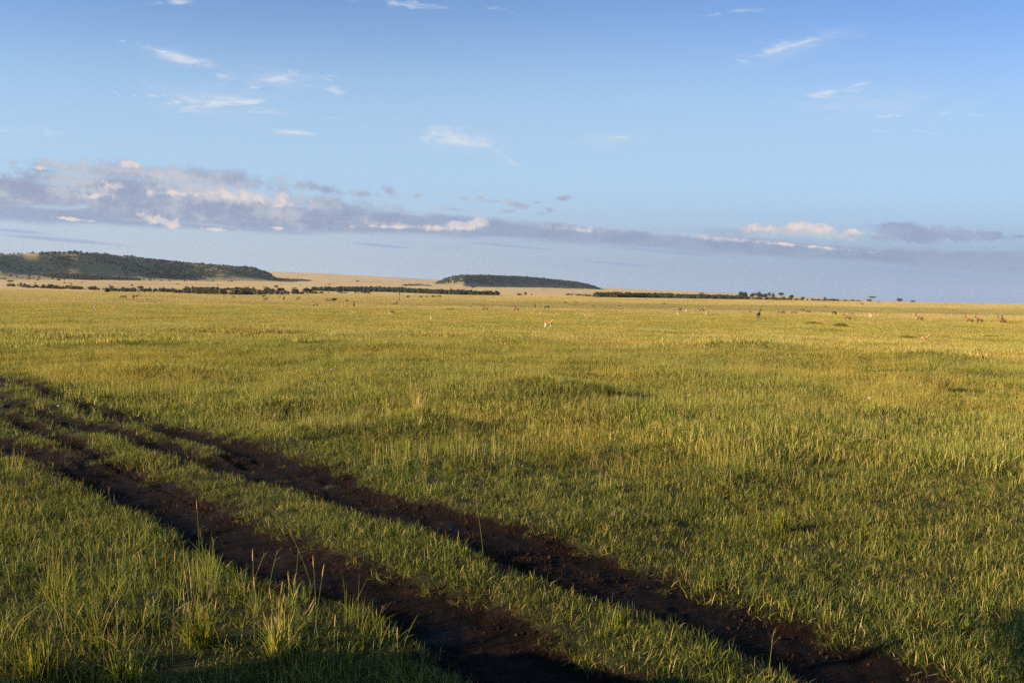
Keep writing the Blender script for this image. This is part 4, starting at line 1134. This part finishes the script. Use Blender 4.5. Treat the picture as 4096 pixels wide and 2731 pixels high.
    # crooked twig on the turf, pale stones
    x, y = hit(3460, 1765, 4, 60); z = float(ground_z(np.array([x]), np.array([y]))[0])
    o = empty('dry_twig', (x, y, z + .10)); tag(o, 'crooked pale twig lying on the grass in the right middle', 'twig')
    bm = bmesh.new(); w = 150 / F * y
    tube_bm(bm, [(-w, .3, .05), (-w * .55, .1, .02), (-w * .3, -.1, -.02), (0, -.05, .02), (w * .35, -.2, .0), (w * .8, -.25, -.03), (w, -.2, -.04)], [.002, .004, .005, .005, .004, .004, .002], 6)
    mesh_obj('branch', bm_mesh('branch', bm, M_TWIG), None, o)
    bm = bmesh.new(); tube_bm(bm, [(-w * .3, -.1, -.02), (-w * .2, .1, .06), (w * .1, .22, .08)], [.007, .005, .002], 5)
    mesh_obj('side_twig', bm_mesh('side_twig', bm, M_TWIG), None, o)
    for px, py, s, lb in ((3117, 1621, .03, 'small white stone in the grass right of the middle'),
                          (3478, 1585, .045, 'flat pinkish stone in the grass near the golden tussock'),
                          (3901, 1578, .03, 'white stone right of the golden tussock'),
                          (2756, 1580, .035, 'pale flat stone right of the dark green tussock'),
                          (235, 1636, .03, 'pale pebble between the strands of the old track'),
                          (375, 1583, .028, 'white pebble in the grass above the old track'),
                          (1326, 1479, .045, 'tiny white stone far up the middle grass')):
        x, y = hit(px, py, 4, 90); z = float(ground_z(np.array([x]), np.array([y]))[0])
        bm = bmesh.new(); bmesh.ops.create_icosphere(bm, subdivisions=2, radius=s)
        for v in bm.verts: v.co += v.co.normalized() * random.uniform(-.15, .15) * s; v.co.z *= .55
        o = mesh_obj('stone', bm_mesh('stone', bm, M_STONE, False)); o.location = (x, y, z + .09)
        tag(o, lb, 'stone', 'pale stones in the grass')
M_STEM = mat_simple('stalk_green', (.12, .15, .03), (.26, .22, .07), 9)
M_SEED = mat_simple('seed_orange', (.26, .15, .045), (.42, .25, .09), 60)
M_TWIG = mat_simple('dry_wood', (.22, .16, .09), (.34, .25, .15), 12)
M_STONE = mat_simple('pale_stone', (.42, .38, .33), (.6, .55, .5), 30)
# ------------------------------------------------------------------ unseen truck left of the frame, added to throw the foreground shade
def build_truck():
    body = mat_simple('truck_paint', (.10, .12, .07), (.13, .15, .09), 2, .45, .4, .05)
    rub = mat_simple('tyre_rubber', (.02, .02, .02), (.03, .03, .03), 20, .8, .2)
    can = mat_simple('canvas_roof', (.22, .20, .14), (.28, .25, .18), 5)
    steel = mat_simple('steel_frame', (.06, .06, .06), (.09, .09, .09), 5, .5, .5)
    o = empty('safari_truck', TRUCK[0], TRUCK[1])      # local +X is forward
    tag(o, 'unseen open-sided safari truck left of the frame, added to cast shade', 'truck')
    def box(name, boxes, mat, par, bev=.03):
        bm = bmesh.new()
        for (x0, x1, y0, y1, z0, z1) in boxes:
            r = bmesh.ops.create_cube(bm, size=1)
            for v in r['verts']: v.co = Vector(((x0 + x1) / 2 + v.co.x * (x1 - x0), (y0 + y1) / 2 + v.co.y * (y1 - y0), (z0 + z1) / 2 + v.co.z * (z1 - z0)))
        bmesh.ops.bevel(bm, geom=bm.edges[:], offset=bev, segments=2, affect='EDGES')
        return mesh_obj(name, bm_mesh(name, bm, mat, False), None, par)
    box('body', [(-2.4, .97, -.88, .88, .55, 1.22)], body, o, .06)
    box('bonnet', [(.98, 2.25, -.78, .78, .62, 1.20)], body, o, .09)
    box('bumper', [(2.27, 2.42, -.85, .85, .55, .72)], steel, o)
    box('windscreen_frame', [(.92, .98, -.80, -.74, 1.23, 1.92), (.92, .98, .74, .80, 1.23, 1.92), (.92, .98, -.80, .80, 1.923, 1.982)], steel, o, .01)
    for s in (-1, 1):
        for x in (-1.5, -.35):
            box('roof_post', [(x - .03, x + .03, s * .82 - .03, s * .82 + .03, 1.22, 1.98)], steel, o, .01)
    box('roof', [(-1.6, 1.12, -.9, .9, 1.985, 2.05)], can, o, .02)
    for s in (-1, 1):
        box('fender', [(1.15, 2.15, s * .88 - .12, s * .88 + .12, .78, .95)], body, o, .05)
        for x in (1.6, -1.5):
            bm = bmesh.new()
            prof = [(.18, -.10), (.30, -.12), (.40, -.10), (.42, 0), (.40, .10), (.30, .12), (.18, .10)]
            rings = [[bm.verts.new((r * math.cos(a), w, r * math.sin(a))) for r, w in prof] for a in np.linspace(0, 2 * PI, 28, endpoint=False)]
            for i in range(28):
                for k in range(6): bm.faces.new([rings[i][k], rings[i][k + 1], rings[(i + 1) % 28][k + 1], rings[(i + 1) % 28][k]])
            w = mesh_obj('wheel', bm_mesh('wheel', bm, rub), None, o); w.location = (x, s * .80, .42)
            bm = bmesh.new(); bmesh.ops.create_cone(bm, cap_ends=True, segments=20, radius1=.19, radius2=.17, depth=.16, matrix=Matrix.Rotation(PI / 2, 4, 'X'))
            mesh_obj('rim', bm_mesh('rim', bm, steel), None, w)
TRUCK = ((-3.3, 2.2, 0), math.radians(155))

# ------------------------------------------------------------------ light
SUN_AZ, SUN_EL = math.radians(-112), math.radians(14)
EXPO = 1.2
def build_light():
    s = Vector((math.sin(SUN_AZ) * math.cos(SUN_EL), math.cos(SUN_AZ) * math.cos(SUN_EL), math.sin(SUN_EL)))
    L = bpy.data.lights.new('sun', 'SUN'); L.energy = 4.8; L.angle = math.radians(.53); L.color = (1.0, .80, .55)
    o = bpy.data.objects.new('sun', L); COL.objects.link(o)
    o.rotation_euler = s.to_track_quat('Z', 'Y').to_euler()

KX = 1 / F
def uvpx(px, py):
    d = ray(px, py); return d.x / d.y, d.z / d.y

def build_world():
    w = bpy.data.worlds.new('World'); SC.world = w; w.use_nodes = True
    w.node_tree.nodes.clear(); t = NT(w.node_tree)
    STR = .066; K = 1 / STR / (2 ** EXPO)
    sky = t.new('ShaderNodeTexSky', sky_type='NISHITA'); sky.sun_disc = False
    sky.sun_elevation = SUN_EL; sky.sun_rotation = SUN_AZ; sky.altitude = 1600
    sky.air_density = 1.0; sky.dust_density = .6; sky.ozone_density = 1.4
    d = t.new('ShaderNodeTexCoord').outputs['Generated']
    sp = t.new('ShaderNodeSeparateXYZ'); t.l.new(d, sp.inputs[0])
    ay = t.math('MAXIMUM', t.math('ABSOLUTE', sp.outputs[1]), .15)
    u = t.math('DIVIDE', sp.outputs[0], ay); v = t.math('DIVIDE', sp.outputs[2], ay)
    cb = t.new('ShaderNodeCombineXYZ'); t.l.new(u, cb.inputs[0]); t.l.new(v, cb.inputs[1]); P = cb.outputs[0]
    # shared noises (1 unit = 3277 px of the photograph)
    st = t.new('ShaderNodeMapping'); t.l.new(P, st.inputs[0]); st.inputs['Scale'].default_value = (20, 85, 1); st.inputs['Rotation'].default_value = (0, 0, math.radians(4))
    streak = t.noise(st.outputs[0], 1.0, 6, .62, .9)
    billow = t.noise(P, 62, 7, .60, .4)
    st2 = t.new('ShaderNodeMapping'); t.l.new(P, st2.inputs[0]); st2.inputs['Scale'].default_value = (3.0, 34, 1); st2.inputs['Rotation'].default_value = (0, 0, math.radians(2.2))
    layer = t.noise(st2.outputs[0], 1.0, 5, .55, .4)
    st3 = t.new('ShaderNodeMapping'); t.l.new(P, st3.inputs[0]); st3.inputs['Scale'].default_value = (16, 34, 1)
    puff = t.noise(st3.outputs[0], 1.0, 5, .55, .3)
    turned = {}
    for g in (-30, -20, -12, -4, 0, 8, 16):
        m = t.new('ShaderNodeVectorRotate', rotation_type='Z_AXIS'); t.l.new(P, m.inputs['Vector']); m.inputs['Angle'].default_value = -math.radians(g)
        turned[g] = m.outputs[0]
    def blob(px, py, a, b, rot=0, k=1.0):
        g = min(turned, key=lambda q: abs(q - rot)); c, s_ = math.cos(-math.radians(g)), math.sin(-math.radians(g))
        cu, cv = uvpx(px, py); ru, rv = cu * c - cv * s_, cu * s_ + cv * c
        n = t.new('ShaderNodeVectorMath', operation='MULTIPLY_ADD'); t.l.new(turned[g] if g else P, n.inputs[0])
        sx, sy = 1 / (a * KX), 1 / (b * KX)
        n.inputs[1].default_value = (sx, sy, 0); n.inputs[2].default_value = (-ru * sx, -rv * sy, 0)
        l = t.vm('LENGTH', n.outputs[0])
        return t.math('MULTIPLY_ADD', l, -k, k)
    def acc(bl):
        r = None
        for q in bl:
            b = blob(*q); r = b if r is None else t.math('MAXIMUM', r, b)
        return r
    def mask(a, n, amp, lo, hi):
        return t.mr(t.math('MULTIPLY_ADD', t.math('SUBTRACT', n, .5), amp, a), lo, hi)
    def line(pts, val):        # float curve of an edge row against u
        n = t.new('ShaderNodeFloatCurve'); c = n.mapping.curves[0]
        q = [uvpx(*p) for p in pts]
        xs = [((a + .8) / 1.6, (b + .05) / .4) for a, b in q]
        c.points[0].location = xs[0]; c.points[1].location = xs[-1]
        for a in xs[1:-1]: c.points.new(*a)
        n.mapping.update()
        n.inputs['Factor'].default_value = 1
        t.l.new(t.math('MULTIPLY_ADD', u, 1 / 1.6, .5), n.inputs['Value'])
        return t.math('MULTIPLY_ADD', n.outputs[0], .4, -.05)
    col = sky.outputs[0]
    col = t.mix(1.0, col, SKYTINT, 'MULTIPLY')
    col = t.mix(t.mr(u, .0, .65, 0, .8), col, t.mix(1.0, col, C(.72, .76, .84), 'MULTIPLY'))
    # pale lower air over the whole horizon
    def lin(r, g, b): 
        f = lambda c: ((c / 255 + .055) / 1.055) ** 2.4
        return C(f(r) * K, f(g) * K, f(b) * K)
    pale = t.mix(t.mr(u, -.5, .55), lin(184, 196, 210), lin(154, 173, 199))
    col = t.mix(t.mr(v, .37, .16, 0, .85), col, lin(176, 206, 232))
    low = t.mr(v, .150, .030)
    col = t.mix(t.math('MULTIPLY', low, .92), col, pale)
    # thin streaks in it
    col = t.mix(t.math('MULTIPLY', t.math('MULTIPLY', t.mr(layer, .52, .72), t.mr(v, .10, .05)), .55), col, lin(158, 176, 204))
    # faint blue-grey sheets below the band
    sh = acc([(230, 958, 420, 13, -3), (2480, 1056, 230, 9, -2), (1520, 982, 180, 10, -3), (2050, 985, 260, 7, -2), (3700, 1090, 620, 22, -2), (2700, 1010, 400, 12, -3), (70, 925, 200, 12, -3)])
    col = t.mix(t.math('MULTIPLY', mask(sh, layer, .9, .1, .7), .75), col, lin(155, 174, 206))
    # the long band
    top = line([(-300, 700), (0, 713), (330, 730), (560, 745), (1100, 800), (1350, 828), (1800, 858), (2400, 903), (2700, 935), (3300, 968), (4096, 1008), (4400, 1015)], 0)
    bot = line([(-300, 880), (0, 898), (550, 915), (1000, 935), (1400, 943), (2000, 968), (2400, 992), (2700, 1016), (3200, 1052), (4096, 1100), (4400, 1115)], 0)
    vn = t.math('MULTIPLY_ADD', t.math('SUBTRACT', layer, .5), .020, t.math('MULTIPLY_ADD', t.math('SUBTRACT', puff, .5), .016, v))
    bm_ = t.math('MULTIPLY', t.mr(t.math('SUBTRACT', vn, bot), -.002, .009), t.mr(t.math('SUBTRACT', top, vn), -.003, .006))
    holes = t.mr(layer, .70, .58)
    bcol = t.mix(t.mr(puff, .35, .65), lin(145, 160, 190), lin(157, 171, 197))
    bcol = t.mix(t.math('MULTIPLY', t.mr(layer, .54, .72), .45), bcol, lin(184, 191, 208))
    col = t.mix(t.math('MULTIPLY', t.math('MULTIPLY', bm_, holes), .93), col, bcol)
    # grey heaped cloud
    G = acc([(600, 702, 720, 44, -3, 1.5), (520, 690, 300, 50, -4, 1.4), (850, 712, 360, 52, -6, 1.5), (100, 770, 520, 60, -3, 1.6), (520, 742, 720, 44, -4, 1.7), (1250, 810, 420, 40, -5, 1.2), (650, 820, 700, 70, -4, 1.6), (1150, 868, 560, 50, -4, 1.3), (180, 684, 240, 18, -4, 1), (1290, 755, 170, 26, -8, 1.0), (1210, 740, 90, 24, 0, 1),
             (1450, 775, 110, 18, -6, 1), (1560, 768, 50, 26, -30, 1), (1670, 783, 32, 14, 10, 1), (1860, 795, 44, 9, -3, 1), (1922, 792, 28, 13, -5, 1),
             (1985, 806, 80, 10, -4, 1), (2075, 820, 78, 18, -8, 1.1), (2262, 792, 52, 14, 8, 1.1), (2150, 810, 24, 8, 0, 1), (2160, 855, 40, 10, 0, .9), (2200, 838, 36, 9, -10, .9),
             (1810, 838, 70, 9, -5, .9), (2035, 846, 44, 14, -5, .9), (3040, 925, 330, 26, -1, 1), (2200, 60 - 60 + 845, 20, 5, 0, .7)])
    shade = t.mr(t.math('ADD', puff, t.math('MULTIPLY', billow, .5)), .62, .95)
    gcol = t.mix(shade, lin(151, 163, 191), lin(189, 193, 206))
    col = t.mix(t.math('MULTIPLY', mask(G, billow, 2.8, .0, 1.15), .90), col, gcol)
    # sunlit heaps
    Lb = acc([(525, 660, 60, 18, 0, 1.1), (440, 745, 80, 22, 0, .9), (1000, 790, 230, 26, -6, 1.2), (760, 775, 230, 14, 0, .9), (1110, 822, 80, 14, 10, .9), (670, 890, 130, 22, -12, 1.25), (620, 870, 34, 18, 0, .9),
              (300, 878, 90, 9, -7, 1), (880, 920, 80, 12, -3, 1), (1850, 900, 115, 26, 2, 1.6), (1920, 890, 60, 28, 0, 1.4), (1760, 912, 90, 14, 4, 1.2), (1570, 908, 150, 9, -1, 1.1), (1110, 912, 50, 7, -5, .8),
              (2320, 920, 50, 14, -4, .8), (3250, 912, 130, 24, -3, 1.15), (3060, 915, 90, 18, -2, 1), (3400, 930, 160, 20, -3, .9), (3010, 905, 34, 10, 0, 1), (390, 780, 60, 14, 0, .7), (3200, 982, 300, 7, -3, .7), (160, 672, 50, 10, 0, .8)])
    So = acc([(900, 782, 360, 50, -5, 1.5), (1090, 812, 130, 44, 0, 1.3), (560, 690, 520, 40, -3, 1.1), (3180, 925, 380, 34, -2, 1.4), (380, 765, 200, 34, -4, .9), (1640, 905, 300, 16, -2, 1.0), (2300, 915, 260, 20, -3, .8), (2900, 955, 380, 16, -3, .9)])
    col = t.mix(t.math('MULTIPLY', mask(So, billow, 2.4, .12, 1.10), .66), col, lin(207, 205, 212))
    lcol = t.mix(t.mr(billow, .40, .62), lin(206, 203, 212), lin(232, 217, 213))
    col = t.mix(t.math('MULTIPLY', mask(Lb, billow, 3.2, .05, .85), .92), col, lcol)
    # slate blue heaps on the right
    D = acc([(3640, 928, 190, 46, -2, 1.6), (3820, 940, 160, 34, -4, 1.3), (3960, 945, 120, 24, -2, 1.2), (3590, 920, 60, 34, 0, 1.2), (3760, 930, 90, 34, -10, 1.2), (3850, 945, 90, 20, -6, 1), (3955, 945, 90, 16, 0, 1.1), (3990, 938, 40, 22, 0, 1.1), (4085, 945, 30, 12, 0, 1), (3560, 955, 220, 18, -2, .9)])
    col = t.mix(t.math('MULTIPLY', mask(D, billow, 2.6, .05, .75), .80), col, t.mix(shade, lin(146, 160, 193), lin(164, 175, 202)))
    # high white wisps
    Wb = acc([(720, 235, 120, 26, -13, 1.3), (640, 205, 70, 12, -12, 1.0), (850, 412, 230, 26, -4, 1.0), (985, 408, 120, 24, -3, 1.1), (780, 425, 80, 20, 18, 1), (700, 400, 60, 14, -22, .9),
              (1150, 318, 150, 22, -6, .95), (1190, 300, 70, 16, -22, .8), (1340, 358, 60, 20, -6, 1.1), (1340, 305, 50, 8, -2, .7), (1310, 318, 70, 8, -18, .7), (1180, 530, 115, 15, -2, 1.1), (1820, 560, 160, 40, -6, .95), (1720, 540, 70, 34, 0, .9), (1960, 590, 130, 14, -28, .8),
              (2490, 548, 80, 14, -2, .9), (460, 370, 34, 12, -25, .9), (540, 385, 30, 12, -40, .9), (615, 385, 34, 9, -20, .8), (490, 162, 22, 14, 0, .8), (720, 10, 90, 14, -4, 1), (640, 12, 60, 12, 0, .7), (900, 310, 40, 10, 0, .6),
              (1420, 495, 110, 9, -10, .7), (3110, 200, 170, 20, 14, .95), (3210, 170, 150, 9, 17, .8), (3310, 372, 170, 14, 9, .9), (3420, 345, 130, 8, 18, .7), (3260, 385, 90, 12, -4, .9), (3550, 466, 90, 9, 8, 1.0), (3600, 462, 45, 8, -2, 1), (3560, 524, 110, 7, 2, .8), (3700, 528, 90, 5, -10, .7), (2950, 45, 140, 14, 12, .55),
              (1030, 352, 70, 6, -3, .7), (3830, 455, 180, 5, -4, .6), (100, 520, 160, 16, -4, .45), (1660, 20, 300, 14, -4, .4)])
    V = acc([(850, 400, 460, 110, -4, 1), (1120, 320, 340, 80, -4, 1), (1830, 560, 300, 90, -6, 1), (3180, 190, 380, 70, 14, 1), (3480, 420, 560, 120, 0, .9), (700, 225, 260, 70, -10, .9), (2450, 560, 240, 60, 0, .8)])
    col = t.mix(t.math('MULTIPLY', mask(V, streak, 1.8, .1, 1.2), .34), col, lin(206, 218, 235))
    wm = mask(Wb, streak, 4.0, .02, 1.5)
    col = t.mix(t.math('MULTIPLY', wm, .74), col, lin(224, 228, 238))
    bg = t.new('ShaderNodeBackground'); t.l.new(col, bg.inputs[0]); bg.inputs[1].default_value = STR
    o = t.new('ShaderNodeOutputWorld'); t.l.new(bg.outputs[0], o.inputs[0])
    w.cycles.sampling_method = 'MANUAL'; w.cycles.sample_map_resolution = 512
SKYTINT = C(1.10, 1.24, 1.46)

def build_haze():
    m, t = new_mat('thin_haze')
    p = t.new('ShaderNodeVolumePrincipled'); p.inputs['Color'].default_value = C(.72, .82, 1.0)
    p.inputs['Density'].default_value = HAZE; p.inputs['Anisotropy'].default_value = .2
    o = t.new('ShaderNodeOutputMaterial'); t.l.new(p.outputs[0], o.inputs['Volume'])
    bm = bmesh.new(); bmesh.ops.create_cube(bm, size=1)
    for v in bm.verts: v.co = Vector((v.co.x * 29000, v.co.y * 29000, -170 if v.co.z < 0 else 290))
    me = bpy.data.meshes.new('haze'); bm.to_mesh(me); bm.free(); me.materials.append(m)
    tag(mesh_obj('haze', me), 'thin blue morning air over the whole plain', 'haze', kind='stuff')
HAZE = 2.1e-5

build_ground()
build_grass()
build_woods()
build_trees()
build_animals()
build_small()
build_truck()
build_light()
build_world()
if HAZE: build_haze()
vs = SC.view_settings; vs.view_transform = 'Standard'; vs.look = 'None'; vs.exposure = EXPO; vs.gamma = 1
SC.cycles.use_denoising = False; SC.cycles.max_bounces = 5; SC.cycles.diffuse_bounces = 2; SC.cycles.transmission_bounces = 3; SC.cycles.transparent_max_bounces = 4; SC.cycles.volume_bounces = 0
